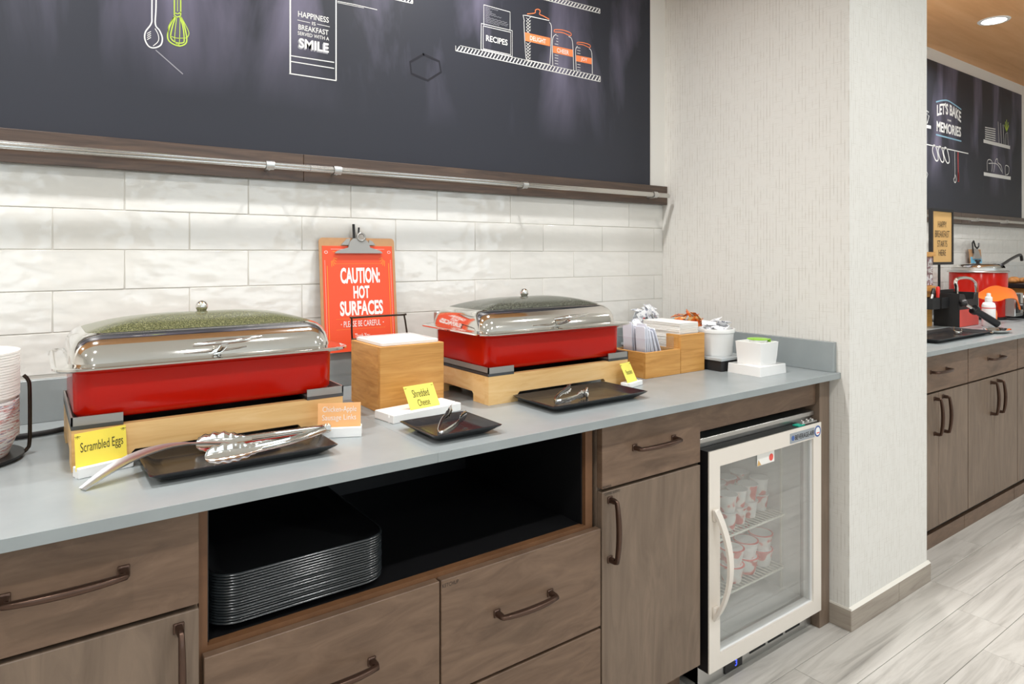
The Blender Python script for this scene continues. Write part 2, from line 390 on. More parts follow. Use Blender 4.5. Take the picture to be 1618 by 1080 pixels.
def pxtext(bm, s, x0, x1, ytop, ybot, y, bold=0.0, arch=0.0):
    """text between image columns x0,x1; (ytop,ybot) are the image rows at x0"""
    a = onwall(x0, ybot, y); c = onwall(x0, ytop, y); d = onwall(x1, ybot, y)
    return text(bm, s, lambda u, v: (a.x + (d.x - a.x) * u, y, a.z + (c.z - a.z) * v + arch * (1 - (2 * u - 1) ** 2)), bold)

# ================================================================== SETTING
RX0, RX1, RY0 = -2.6, 6.9, WFY
# floor: slab with wood-look planks laid along X
fl = struct('floor')
put('slab', bx(RX0, RX1, RY0, WALL + 0.1, -0.06, -0.004), 'floor_joint', fl)
put('far_planks', bx(RX0, RX1, RY0, -0.652, -0.004, -0.001), 'plank', fl)['kind'] = 'stuff'
PW, PL = 0.15, 0.94
offs = {1.0: 1.90, 0.85: 2.69, 0.70: 2.48, 1.15: 2.42, 1.30: 2.05}
full = None
for k in range(-11, 4):
    y0 = round(1.0 + k * PW, 3)
    if y0 > 1.5: continue
    off = offs.get(y0, random.uniform(0, PL)) % PL
    x = -1.88 + off - PL if off > 0 else -1.88
    while x < RX1:
        a, c = max(x, RX0), min(x + PL, RX1)
        if c - a > 0.05:
            bm = bx(a - x + 0.0008, c - x - 0.0008, 0.0008, PW - 0.0008, -0.008, 0, bev=0.0008)
            if abs((c - a) - PL) < 1e-6:
                if full is None: full = fin(bm, 'plank')
                else: bm.free()
                o = bpy.data.objects.new('plank', full); COL.objects.link(o); o.parent = fl
                if not full.materials: full.materials.append(MATS['plank'])
            else: o = put('plank', bm, 'plank', fl)
            o.location = (x, y0, 0)
        x += PL
# ceiling
ce = struct('ceiling'); put('wood_soffit', bx(RX0, RX1, 1.12, WALL + 0.1, CEIL, CEIL + 0.05), 'ceil_wood', ce); put('plaster_field', bx(RX0, RX1, RY0, 1.12, CEIL, CEIL + 0.05), 'paint_white', ce)
# back wall with glazed tiles
wb = struct('wall_back')
put('wall_surface', bx(RX0, RX1, WALL + 0.002, WALL + 0.1, 0, CEIL), 'grout', wb)
put('painted_band', bx(RX0, RX1, WALL - 0.003, WALL + 0.002, 1.50, CEIL), 'paint_white', wb)
TW, THT, ZL1, X0T = 0.305, 0.1012, 1.3784, 0.2023
ftile = None
def tile_row(zb, off, xa, xb):
    global ftile
    k = math.floor((xa - off) / TW); x = off + k * TW
    while x < xb:
        a, c = max(x, xa), min(x + TW, xb)
        if c - a > 0.012:
            bm = bx(a - x + 0.0012, c - x - 0.0012, 0, 0.008, 0.0012, THT - 0.0012, bev=0.0012, seg=2)
            if abs(c - a - TW) < 1e-6:
                if ftile is None: ftile = smooth_angle(fin(bm, 'tile'), 20); ftile.materials.append(MATS['tile'])
                else: bm.free()
                o = bpy.data.objects.new('tile', ftile); COL.objects.link(o); o.parent = wb
            else: o = put('tile', bm, 'tile', wb, sm=20)
            o.location = (x, WALL, zb)
            o.rotation_euler = (random.uniform(-.006, .006), 0, random.uniform(-.004, .004))
        x += TW
for r_ in range(5):
    tile_row(ZL1 - r_ * THT, X0T - (0.1525 if r_ % 2 else 0), -0.75, XR)
    tile_row(ZL1 - r_ * THT, X0T - (0.1525 if r_ % 2 else 0), 4.2, 6.7)
# wallpapered pillar / return wall
PX1, PY0 = 2.825, 1.156
wr = struct('wall_right')
put('wallpaper', bx(XR, PX1, PY0, WALL + 0.05, 0, CEIL), 'wallpaper', wr)
bbr = struct('baseboard_right')
for a, c in ((XR - 0.003, 2.574), (2.576, PX1 + 0.012)): put('baseboard_tile', bx(a, c, 1.146, PY0, 0.0, 0.07, bev=0.001), 'base_tile', bbr)
put('baseboard_tile', bx(XR - 0.005, XR, 1.147, 1.228, 0, 0.07, bev=0.001), 'base_tile', bbr)
put('baseboard_tile', bx(PX1, PX1 + 0.012, PY0, 1.24, 0, 0.07, bev=0.001), 'base_tile', bbr)
bm = B(); prism(bm, [(1.146, 0.070), (PY0, 0.070), (PY0, 0.079)], 'x', XR - 0.004, PX1 + 0.012); box(bm, XR - 0.005, XR, 1.147, 1.228, 0.07, 0.076); put('caulk_bead', bm, 'caulk', bbr)
# other room walls (behind and beside the camera)
wf = struct('wall_front'); bm = B(); xs = [RX0] + [v for p in WINS for v in p] + [RX1]
for i in range(0, len(xs), 2): box(bm, xs[i], xs[i + 1], WFY - 0.12, WFY, 0, CEIL)
for a, c in WINS: box(bm, a, c, WFY - 0.12, WFY, 0, 0.6); box(bm, a, c, WFY - 0.12, WFY, 2.45, CEIL)
put('wall_surface', bm, 'paint_warm', wf)
for i, (a, c) in enumerate(WINS):
    wn = struct('window_%d' % (i + 1)); bm = B()
    for p in (a, (a + c) / 2 - 0.025, c - 0.05): box(bm, p, p + 0.05, WFY - 0.09, WFY - 0.03, 0.6, 2.45)
    for z in (0.6, 2.40): box(bm, a, c, WFY - 0.09, WFY - 0.03, z, z + 0.05)
    put('window_frame', bm, 'paint_white', wn); put('pane', bx(a + 0.04, c - 0.04, WFY - 0.062, WFY - 0.058, 0.64, 2.41), 'window_glass', wn)
put('wall_left', bx(RX0 - 0.1, RX0, RY0, WALL + 0.1, 0, CEIL), 'paint_warm')['kind'] = 'structure'
put('wall_far_right', bx(RX1, RX1 + 0.1, RY0, WALL + 0.1, 0, CEIL), 'paint_white')['kind'] = 'structure'

# downlights recessed in the ceiling
def downlight(x, y, label, power=DOWNLIGHT_W):
    d = thing('downlight', label, 'ceiling light', (x, y, CEIL), group='recessed ceiling downlights')
    bm = lathe(B(), [(0.062, -0.004), (0.078, -0.004), (0.082, 0.0), (0.062, 0.0), (0.062, -0.004)], 32); put('trim_ring', bm, 'white_plastic', d, sm=30)
    put('lens', lathe(B(), [(0, -0.002), (0.063, -0.002), (0.063, 0.0), (0, 0.0)], 32), 'lens', d)
    l = area('downlight_lamp', (0, 0, -0.012), (0, 0, 0), 0.10, 0.10, power, (1.0, 0.99, 0.985), 'DISK', math.radians(155)); l.parent = d
for k, lx in enumerate((4.6, 3.35, 1.15, -0.1, -1.35)): downlight(lx, 1.52, 'recessed ceiling downlight in wood panel above the second counter' if k == 0 else 'recessed ceiling downlight above the breakfast counter', DOWNLIGHT_W * 1.35)
for k in range(6): downlight(5.3 - 1.4 * k, 0.15, 'recessed ceiling downlight over the walkway')
for k in range(4): downlight(4.6 - 1.9 * k, -1.6, 'recessed ceiling downlight over the seating side')

# trim boards and metal rail under the chalk mural
def ledge(nm, pieces, y0=1.945):
    t_ = struct(nm)
    for a, c in pieces: put('board', bx(a + 0.0004, c - 0.0004, y0, WALL - 0.002, 1.4795, 1.5585, bev=0.0012), 'trim_wood', t_)
    return t_
ledge('trim_1', [(-0.9, 0.656), (0.656, XR)])
ledge('trim_2', [(4.3, 5.30), (5.30, 6.0), (6.0, 6.62)])
def utensil_rail(label, x0, x1, brackets, seam):
    t_ = thing('utensil_rail', label, 'rail', (x0, 1.905, 1.514), group=None)
    sec = []
    for k in range(32): a = 2 * PI * k / 32; q = 1.0 if k % 2 else 0.9; sec.append((q * math.cos(a), q * math.sin(a)))
    for a, c in ((x0, seam - 0.0006), (seam + 0.0006, x1)): put('rail_tube', tube(B(), [(a, 1.905, 1.514), (c, 1.905, 1.514)], 0.0092, sec=sec), 'rail_steel', t_, world=True)
    put('end_cap', lathe(B(), [(0, 0), (0.0095, 0), (0.0095, 0.006), (0, 0.008)], 24, (x1, 1.905, 1.514), 'x'), 'satin_steel', t_, sm=40, world=True)
    for b_ in brackets:
        br = put('bracket', lathe(B(), [(0.0095, -0.011), (0.0128, -0.011), (0.0128, 0.011), (0.0095, 0.011)], 24, (b_, 1.905, 1.514), 'x'), 'satin_steel', t_, sm=40, world=True)
        put('bracket_post', tube(B(), [(b_, 1.908, 1.505), (b_, 1.946, 1.505)], 0.005, 10), 'satin_steel', br).location = -Vector(t_.location)
utensil_rail('fluted steel rail fixed to dark board under the chalkboard mural', -0.85, 2.195, (0.547, 0.742, 1.436, 2.115), 0.660)
utensil_rail('steel rail fixed to grey board above the red soup kettle', 4.35, 6.58, (4.9, 5.47, 6.02), 5.72)

# ================================================================== CHALK MURALS
YM = 1.9565
MZ0, MZ1 = 1.556, 2.553
mu1 = thing('chalkboard_mural', 'dark chalkboard wall panel with white and orange kitchen drawings above the chafing dishes', 'mural', (0, YM, MZ0))
put('panel', bx(-0.9, 2.143, YM, WALL, MZ0, MZ1), 'chalkboard', mu1, world=True)
put('edge_strip', bx(2.143, XR, YM + 0.004, WALL, MZ0, MZ1), 'paint_white', mu1, world=True)
YD = YM - 0.0006
def draw(name, bm, mat, parent=mu1): return put(name, bm, mat, parent, world=True)
# spoon
bm = B()
stroke(bm, [(240.5, -60), (240, 20), (239, 37), (230, 50), (229, 62), (235, 73), (244, 75.5), (254, 71), (256.5, 60), (252, 48), (245.5, 38), (246.5, 10), (247, -60)], 2.0, YD, True)
stroke(bm, [(245, 45), (250, 55), (250, 65), (242, 72.5)], 1.1, YD, True)
for i in range(4): stroke(bm, [(232.5, 53 + i * 3.2), (238.5, 49.5 + i * 3.2)], 1.0, YD)
draw('spoon_drawing', bm, 'chalk_white')
# whisk
bm = B()
for L, w_ in (([(275.5, -60), (275.5, 24)], 1.8), ([(285.5, -60), (285.5, 24)], 1.8), ([(280.5, -60), (280.5, 18)], 0.9), ([(275.5, 20), (281, 22), (286, 19)], 1.6), ([(275.5, 24), (280, 27), (286, 25)], 1.8)): stroke(bm, L, w_, YD)
for L, w_ in (([(275.5, 26), (267, 45), (265, 60), (271, 68), (283, 72.5), (293, 69), (295, 60), (291, 40), (285.5, 27)], 2.0),
              ([(277, 27), (271, 48), (270, 60), (278, 67), (289, 67.5), (291, 62), (289, 42), (284, 27)], 1.8),
              ([(274.5, 27), (266.5, 42), (266, 53)], 1.1), ([(286.5, 27), (296, 45), (298.5, 53), (296, 59)], 1.2),
              ([(279, 28), (276, 62), (281, 70), (283.5, 66), (284.5, 28)], 1.0), ([(268, 56), (278, 60), (294, 60)], 1.0)): stroke(bm, L, w_, YD, True)
draw('whisk_drawing', bm, 'chalk_lime')
# tea towel with lettering
bm = B()
for L, w_ in (([(458.6, -60), (458.6, 116)], 2.4), ([(531, -60), (531, 127)], 2.0), ([(457, 116), (531.5, 127.3)], 1.8), ([(460, 88), (528, 98.5)], 1.6), ([(460, 97), (528, 108)], 1.6),
              ([(533, 2), (560, 7), (596, 15.5)], 1.0), ([(533, 4), (575, 12.5)], 0.7), ([(470, 31.5), (490, 36)], 0.9), ([(501, 38), (521, 42.3)], 0.9)): stroke(bm, L, w_, YD)
draw('towel_drawing', bm, 'chalk_white')
bm = B()
pxtext(bm, 'HAPPINESS', 471, 519.5, 17.0, 26.2, YD, 0.012); pxtext(bm, 'IS', 493, 498.8, 34.2, 39.5, YD, 0.01); pxtext(bm, 'BREAKFAST', 471.5, 519, 38, 46.5, YD, 0.012)
pxtext(bm, 'SERVED WITH A', 470.5, 520, 49, 54.8, YD, 0.008); pxtext(bm, 'SMILE', 472, 519.5, 59.5, 75, YD, 0.03)
draw('towel_lettering', bm, 'chalk_white')
bm = B(); pxtext(bm, 'SMILE', 470.6, 518, 61.5, 77, YD + 0.0003, 0.03); draw('lettering_shadow', bm, 'chalk_dim')
# hatched shelves
def hatched(x0, yt0, yb0, x1, yt1, yb1, n, nm):
    bm = B(); lw = 1.3
    stroke(bm, [(x0, yb0), (x1, yb1)], lw, YD); stroke(bm, [(x0 + 7, yt0), (x1, yt1)], 0.8, YD); stroke(bm, [(x0, yt0), (x0, yb0)], 0.9, YD); stroke(bm, [(x1, yt1), (x1, yb1)], 1.2, YD)
    for i in range(n):
        f = (i + 0.35) / n; g = (i + 0.35) / n + 4.6 / (x1 - x0)
        xa, xb_ = x0 + (x1 - x0) * f, x0 + (x1 - x0) * min(g, 1)
        stroke(bm, [(xa, yb0 + (yb1 - yb0) * f), (xb_, yt0 + (yt1 - yt0) * min(g, 1))], 2.0, YD)
    draw(nm, bm, 'chalk_white')
hatched(720, 72, 80, 948.5, 120.5, 129, 44, 'shelf_drawing')
hatched(850, -9, -3, 948, 14, 21, 20, 'shelf_drawing')
hatched(560, -22, -15, 652, -2, 5.5, 18, 'shelf_drawing')
# recipe box and card
bm = B()
for L in ([(760, 78), (760.5, 37), (809.5, 48.5), (809.5, 89), (760, 78)], [(763.5, 77), (763.5, 41), (807, 51), (807, 86.5), (763.5, 77)]): stroke(bm, L, 1.2, YD)
for L in ([(764.5, 40), (764.5, 7.5), (806, 19), (806, 47)],): stroke(bm, L, 1.0, YD)
draw('recipe_box_drawing', bm, 'chalk_white')
bm = B(); pxtext(bm, 'RECIPES', 768, 802, 55, 64.5, YD, 0.02); draw('recipe_lettering', bm, 'chalk_white')
bm = B()
for i, (f0, f1) in enumerate(((0.05, .55), (0.05, .22), (.05, .3), (.05, .45), (.05, .68), (.05, .2), (.05, .9), (.05, .95), (.05, .92), (.05, .6))):
    yy = 10.5 + i * 2.55; P = []
    for k in range(13): f = f0 + (f1 - f0) * k / 12; P.append((765 + 40 * f, yy + 11.2 * f + (0.6 if k % 2 else -0.5)))
    stroke(bm, P, 0.6, YD)
draw('recipe_handwriting', bm, 'chalk_dim')
# jars
def jar(bm, L, w_=1.1, c=True): stroke(bm, L, w_, YD, c)
bm = B()
jar(bm, [(828.5, 33), (826.5, 24), (832, 24.5), (868, 32.5)], 1.2, False); jar(bm, [(828.5, 33), (828, 40), (831, 90), (835, 95)]); jar(bm, [(868, 35), (871.5, 46), (869, 98), (867, 101.5)]); jar(bm, [(835, 95), (867, 101.5)], 1.0, False)
for i in range(14):
    yy = 28 + i * 4.9
    if 50 < yy < 65: continue
    stroke(bm, [(831.5, yy), (838, yy + 6.5)], 0.8, YD); stroke(bm, [(838.5, yy - 1), (832, yy + 5)], 0.7, YD)
jar(bm, [(879, 54), (873, 63), (873.5, 104)]); jar(bm, [(898.5, 57.5), (904.5, 66), (906.5, 111)]);
jar(bm, [(912.5, 73), (909.5, 80), (910.5, 112)]); jar(bm, [(931, 76.5), (935, 84), (936, 117)])
for i in range(11):
    yy = 56 + i * 4.4
    if 71 < yy < 86: continue
    stroke(bm, [(876.5 if i > 2 else 879, yy), (882, yy + 1.2)], 0.8, YD)
for i in range(9):
    yy = 75 + i * 4.4
    if 86 < yy < 98: continue
    stroke(bm, [(912, yy), (917, yy + 1)], 0.8, YD)
draw('jar_drawings', bm, 'chalk_white')
bm = B()
jar(bm, [(833, 22), (845, 20.5), (846, 16), (850, 14.5), (853.5, 17), (852.5, 22.5), (858, 25), (868, 30.5)], 1.3)
jar(bm, [(876, 51), (876.5, 47), (889, 47.5), (901.5, 52), (901, 56.5), (889, 51.5), (877, 50.5)], 1.2); jar(bm, [(912, 70), (912.5, 66.8), (922, 67.5), (932, 71), (931.5, 75), (922, 71), (913, 69.5)], 1.1)
poly(bm, [(829.5, 51), (869.5, 60), (869, 73), (830.2, 64.5)], YD); poly(bm, [(873.8, 72), (905, 78.6), (905, 90), (873.8, 83)], YD); poly(bm, [(910.3, 87), (934.8, 91.8), (934.8, 101.5), (910.3, 96.5)], YD)
draw('jar_bands', bm, 'chalk_orange')
bm = B(); y2 = YD - 0.0005
pxtext(bm, 'DELIGHT', 837.5, 862.5, 56, 63.2, y2, 0.015); pxtext(bm, 'CHEER', 880, 899, 75.5, 82.5, y2, 0.015); pxtext(bm, 'JOY', 918, 928, 90, 96.8, y2, 0.015)
draw('jar_lettering', bm, 'chalk_white')
# faint hexagon and scratch
bm = B(); stroke(bm, [(670, 85.5), (648, 98), (650, 116), (676, 127), (697, 114), (694, 97), (668, 85)], 3.6, YD); draw('hexagon_smudge', bm, 'chalk_dark')
bm = B(); stroke(bm, [(246, 79), (289, 117)], 1.6, YD); draw('chalk_scratch', bm, 'chalk_dim')

mu2 = thing('chalkboard_mural', 'chalkboard wall panel lettered with a baking phrase above the red soup kettle', 'mural', (4.3, YM, MZ0))
put('panel', bx(4.2, 6.50, YM, WALL, MZ0, MZ1), 'chalkboard', mu2, world=True)
put('edge_strip', bx(6.50, 6.62, YM + 0.004, WALL, MZ0, MZ1), 'paint_white', mu2, world=True)
bm = B(); pxtext(bm, "LET'S BAKE", 1480.5, 1518.5, 165, 183.5, YD, 0.03, 0.03); pxtext(bm, 'MEMORIES', 1480, 1518.5, 190.5, 207, YD, 0.03, 0.0); pxtext(bm, 'SOME', 1497, 1503, 188, 191, YD, 0.02); draw('phrase_lettering', bm, 'chalk_white', mu2)
bm = B(); stroke(bm, [(1479, 161), (1490, 158.5), (1500, 160), (1519, 173)], 2.2, YD, True); stroke(bm, [(1479, 212.5), (1519, 223)], 2.2, YD); draw('phrase_border', bm, 'chalk_blue', mu2)
bm = B(); stroke(bm, [(1462, 227.5), (1530, 242.5)], 1.6, YD)
for x in (1478.5, 1487.5, 1496):
    stroke(bm, [(x - 3.5, 228 + (x - 1475) * .2), (x - 5, 238 + (x - 1475) * .2), (x, 253 + (x - 1478) * .2), (x + 4, 251 + (x - 1478) * .2), (x + 1, 233 + (x - 1475) * .2), (x - 3, 228 + (x - 1475) * .2)], 2.2, YD, True)
stroke(bm, [(1508.5, 237), (1508.8, 276), (1507, 283), (1509, 288.5), (1511, 284), (1509.5, 276)], 1.3, YD, True)
stroke(bm, [(1462, 199), (1471, 201)], 5, YD); stroke(bm, [(1463, 174), (1467.5, 177), (1464, 180), (1468, 183), (1465, 195)], 1.2, YD)
stroke(bm, [(1463, 268), (1466, 275), (1464, 282)], 1.2, YD)
draw('utensil_drawings', bm, 'chalk_white', mu2)
bm = B(); stroke(bm, [(1513.8, 240), (1514, 265), (1514.5, 286)], 2.6, YD); stroke(bm, [(1514.3, 272), (1514.5, 287)], 4.5, YD); draw('red_spatula_drawing', bm, 'chalk_red', mu2)
bm = B(); stroke(bm, [(1554, 222.5), (1596, 233)], 5.5, YD); stroke(bm, [(1554.5, 274.5), (1597, 281.5)], 5.5, YD)
for i in range(6): stroke(bm, [(1556.5, 201 + i * 3.4), (1573, 204 + i * 3.6)], 1.6, YD)
for x, h_ in ((1577, 26), (1581, 26), (1585, 22)): stroke(bm, [(x, 192 + (x - 1577) * .6), (x + 1.5, 226 + (x - 1577) * .2)], 1.4, YD)
stroke(bm, [(1589, 229), (1589.3, 211), (1592, 209), (1593, 230)], 1.2, YD)
for L in ([(1560, 270), (1560, 255), (1564, 252), (1568, 257), (1567, 271)], [(1570, 272), (1573, 254), (1576, 251), (1577, 257), (1582, 262), (1584, 274)], [(1562, 258), (1575, 259), (1583, 271)], [(1588.5, 277), (1588.5, 262), (1594, 264), (1593.5, 274), (1589.5, 276)]): stroke(bm, L, 1.2, YD, True)
draw('dish_shelf_drawings', bm, 'chalk_white', mu2)
bm = B()
for a in ((1587, 197), (1590.5, 189), (1594, 198), (1588.5, 192), (1593, 193)): stroke(bm, [(1590.6, 208), a], 1.6, YD)
draw('plant_drawing', bm, 'chalk_lime', mu2)

# ================================================================== COUNTERS
def countertop(label, x0, x1, seams, yf, ends, ulab, nm='countertop'):
    t_ = thing(nm, label, 'countertop', ((x0 + x1) / 2, yf, ZC - 0.02))
    xs = [x0] + seams + [x1]
    for a, c in zip(xs, xs[1:]): put('slab', bx(a + 0.0001, c - 0.0001, yf, WALL, ZC - 0.02, ZC, bev=0.0004), 'counter', t_, world=True)
    us = put('upstand', bx(x0, x1 - (0.02 if ends else 0), WALL - 0.02, WALL + 0.004, ZC, 0.966, bev=0.001), 'counter'); tag(us, ulab, 'upstand')
    for a in ends: tag(put('upstand', bx(a - 0.02, a, yf + 0.015, WALL, ZC, 0.966, bev=0.001), 'counter'), 'short grey quartz upstand along the wallpapered side wall', 'upstand')
    return t_
countertop('long grey quartz countertop under the two chafing dishes', -0.85, XR, [0.674], YC, [XR], 'long grey quartz upstand below the tiles behind the chafing dishes')
countertop('grey quartz countertop under the red soup kettle', PX1, 6.85, [], 1.2235, [], 'grey quartz upstand below the tiles behind the soup kettle')

# ================================================================== CABINETS
def handle_mesh(L, vertical=False, n=9):
    """bar pull, ends at +-L/2 along local x (or z), standing out along -y"""
    P = []
    for k in range(n):
        f = k / (n - 1); u = (f - 0.5) * L; P.append((u, -0.026 - 0.008 * (1 - (2 * f - 1) ** 2)))
    pts = [(-L / 2, 0.0), (-L / 2, -0.020)] + P + [(L / 2, -0.020), (L / 2, 0.0)]
    pts = [(u, v, 0) for u, v in pts]
    sec = [(math.copysign(abs(math.cos(a)) ** .6, math.cos(a)), 0.8 * math.copysign(abs(math.sin(a)) ** .6, math.sin(a))) for a in [2 * PI * (k + .5) / 10 for k in range(10)]]
    rad = [0.0075, 0.0070] + [0.0058 + 0.0016 * (1 - (2 * k / (n - 1) - 1) ** 2) for k in range(n)] + [0.0070, 0.0075]
    bm = tube(B(), pts, 0.005, radii=rad, sec=sec)
    for sgn in (-1, 1): box(bm, sgn * L / 2 - 0.0085, sgn * L / 2 + 0.0085, -0.004, 0.0, -0.0085, 0.0085, bev=0.001)
    if vertical: bmesh.ops.rotate(bm, verts=bm.verts, cent=(0, 0, 0), matrix=Matrix.Rotation(PI / 2, 3, 'Y'))
    return smooth_angle(fin(bm, 'handle'), 50)
H_H, H_V = handle_mesh(0.152), handle_mesh(0.150, True)
for h_ in (H_H, H_V): h_.materials.append(MATS['bronze'])
def add_handle(front, vertical, x, y, z):
    o = bpy.data.objects.new('handle', H_V if vertical else H_H); COL.objects.link(o); o.parent = front; o.location = (x, y, z); return o
def front(root, name, x0, x1, z0, z1, y, mat, hnd=None, vertical=False, g=0.0015, th=0.02):
    f = put(name, bx(x0 + g, x1 - g, y, y + th, z0 + g, z1 - g, bev=0.0012), mat, root, world=True)
    if hnd: add_handle(f, vertical, hnd[0] - root.location.x, y - root.location.y, hnd[1] - root.location.z)
    return f
YF = 1.222
def carcass(root, x0, x1, y0, z0=0.10, z1=0.8435, y1=1.94, mat='cab_v', kick=0.055, kz=0.10):
    t_ = 0.016; bm = B()
    box(bm, x0, x0 + t_, y0, y1, z0, z1); box(bm, x1 - t_, x1, y0, y1, z0, z1); box(bm, x0 + t_, x1 - t_, y0, y1, z0, z0 + t_); box(bm, x0 + t_, x1 - t_, y1 - t_, y1, z0 + t_, z1)
    box(bm, x0 + t_, x1 - t_, y0, y0 + 0.06, z1 - t_, z1)
    put('carcass', bm, mat, root, world=True)
    put('toe_kick', bx(x0, x1, y0 + kick, y0 + kick + 0.015, 0, kz), 'cab_h', root, world=True)
def std_cabinet(label, x0, x1, yf, hx, doors, group=None, zb=0.10, dx=None):
    r_ = thing('base_cabinet', label, 'cabinet', ((x0 + x1) / 2, yf, 0), group=group)
    carcass(r_, x0, x1, yf + 0.021, **({'kick': -0.006, 'kz': 0.062} if yf > 1.25 else {}))
    front(r_, 'drawer_front', x0, x1, 0.6755, 0.842, yf, 'cab_h', ((x0 + x1) / 2, 0.764))
    for (a, c, hxx) in doors: front(r_, 'door', a, c, zb, 0.6705, yf, 'cab_v', (hxx, 0.572), True)
    return r_
# left cabinets
std_cabinet('brown wood cabinet with one drawer and door beyond the bowl stack', -0.83, -0.142, YF, None, [(-0.83, -0.486, -0.52), (-0.486, -0.142, -0.45)])
cabA = std_cabinet('brown wood cabinet with one drawer and one door left of the open tray shelf', -0.14, 0.236, YF, None, [(-0.14, 0.236, 0.203)])
# middle cabinet with open tray shelf
cabB = thing('base_cabinet', 'brown wood cabinet with black open shelf for trays above four drawers', 'cabinet', (0.70, YF, 0))
yb = 1.243
bm = B()
box(bm, 0.238, 0.252, yb, 1.94, 0.10, 0.8435); box(bm, 1.127, 1.150, yb, 1.94, 0.10, 0.8435)
box(bm, 0.252, 1.127, yb, yb + 0.018, 0.574, 0.590); box(bm, 0.252, 1.127, yb, 1.94, 0.10, 0.116)
put('face_frame', bm, 'cab_edge', cabB, world=True)
bm = B(); box(bm, 0.252, 0.256, yb + 0.012, 1.92, 0.59, 0.8435); box(bm, 1.123, 1.127, yb + 0.012, 1.92, 0.59, 0.8435); box(bm, 0.252, 1.127, 1.80, 1.92, 0.574, 0.8435); box(bm, 0.252, 1.127, yb + 0.018, 1.80, 0.574, 0.590); box(bm, 0.256, 1.123, yb + 0.02, 1.80, 0.838, 0.8435)
put('shelf_lining', bm, 'black_int', cabB, world=True)
put('toe_kick', bx(0.236, 1.162, 1.30, 1.315, 0, 0.10), 'cab_h', cabB, world=True)
front(cabB, 'drawer_front', 0.241, 0.7005, 0.337, 0.583, YF, 'cab_h', (0.47, 0.47))
fk = front(cabB, 'drawer_front', 0.7015, 1.161, 0.337, 0.583, YF, 'cab_h', (0.920, 0.470))
front(cabB, 'drawer_front', 0.241, 0.7005, 0.10, 0.333, YF, 'cab_h', (0.47, 0.225))
front(cabB, 'drawer_front', 0.7015, 1.161, 0.10, 0.333, YF, 'cab_h', (0.920, 0.225))
# narrow cabinet
cabC = std_cabinet('narrow brown wood cabinet with drawer and door left of the glass-door fridge', 1.163, 1.547, YF, None, [(1.163, 1.547, 1.190)])
bm = B()
wtext(bm, 'KETCHUP', 0.705, 0.745, 0.5655, 0.5735, YF - 0.0006); put('drawer_label', bm, 'ink_dark', cabB, world=True)
bm = B(); wtext(bm, 'PEPPER', 1.166, 1.196, 0.6785, 0.6845, YF - 0.0006); wtext(bm, 'COFFEE SLEEVES', 1.172, 1.226, 0.6605, 0.6665, YF - 0.0006); put('drawer_label', bm, 'ink_dark', cabC, world=True)
# fridge bay: filler rail and end panel
bay = thing('fridge_surround', 'brown wood filler rail and end panel framing the glass-door fridge', 'panel', (1.86, YF, 0))
put('filler_rail', bx(1.549, 2.172, 1.236, 1.256, 0.757, 0.8435, bev=0.001), 'cab_h', bay, world=True)
put('end_panel', bx(2.172, 2.2345, YF, 1.94, 0, 0.8435, bev=0.001), 'cab_v', bay, world=True)
# second counter's cabinets
x = 2.886
for k in range(4):
    a, c = x + k * 0.622, x + k * 0.622 + 0.618; m_ = (a + c) / 2
    std_cabinet(['brown wood two-door cabinet beside the wallpapered pillar', 'brown wood two-door cabinet next to the pillar-side one along the second counter', 'brown wood two-door cabinet below the red soup kettle', 'brown wood two-door cabinet below the pastry case'][k], a, c, 1.2600, None, [(a, m_, m_ - 0.042), (m_, c, m_ + 0.042)], zb=0.092)

# ================================================================== FRIDGE
fr = thing('undercounter_fridge', 'steel undercounter fridge with framed glass door and curved handle', 'fridge', (1.865, 1.25, 0))
FX0, FX1, FYB = 1.572, 2.168, 1.90
bm = B(); box(bm, FX0, FX0 + 0.03, 1.252, FYB, 0.0, 0.70); box(bm, FX1 - 0.03, FX1, 1.252, FYB, 0.0, 0.70); box(bm, FX0, FX1, FYB - 0.03, FYB, 0, 0.70); box(bm, FX0, FX1, 1.252, FYB, 0.67, 0.72); box(bm, FX0, FX1, 1.262, FYB, 0.02, 0.10)
put('cabinet_shell', bm, 'satin_steel', fr, world=True)
bm = B(); box(bm, FX0 + 0.03, FX0 + 0.034, 1.27, FYB - 0.03, 0.10, 0.67); box(bm, FX1 - 0.034, FX1 - 0.03, 1.27, FYB - 0.03, 0.10, 0.67); box(bm, FX0 + 0.034, FX1 - 0.034, FYB - 0.034, FYB - 0.03, 0.10, 0.67); box(bm, FX0 + 0.034, FX1 - 0.034, 1.27, FYB - 0.034, 0.10, 0.104); box(bm, FX0 + 0.034, FX1 - 0.034, 1.27, FYB - 0.034, 0.666, 0.67)
put('liner', bm, 'fridge_white', fr, world=True)
put('top_lip', bx(FX0 - 0.01, FX1, 1.240, 1.30, 0.720, 0.734, bev=0.001), 'satin_steel', fr, world=True)
gp = put('grille_panel', bx(FX0, FX1, 1.253, 1.262, 0.0, 0.078), 'satin_steel', fr, world=True)
for i in range(3):
    for zz in (0.022, 0.036): put('vent_slot', bx(1.822 + i * 0.098, 1.905 + i * 0.098, 1.2515, 1.2532, zz, zz + 0.006), 'black_matte', gp).location = -fr.location
dp = put('display', bx(1.694, 1.780, 1.2485, 1.2535, 0.006, 0.044, bev=0.001), 'black_plastic', gp); dp.location = -fr.location
bm = wtext(B(), '3', 1.742, 1.752, 0.015, 0.034, 1.2475, 0.01); put('display_digit', bm, 'led_blue', gp).location = -fr.location
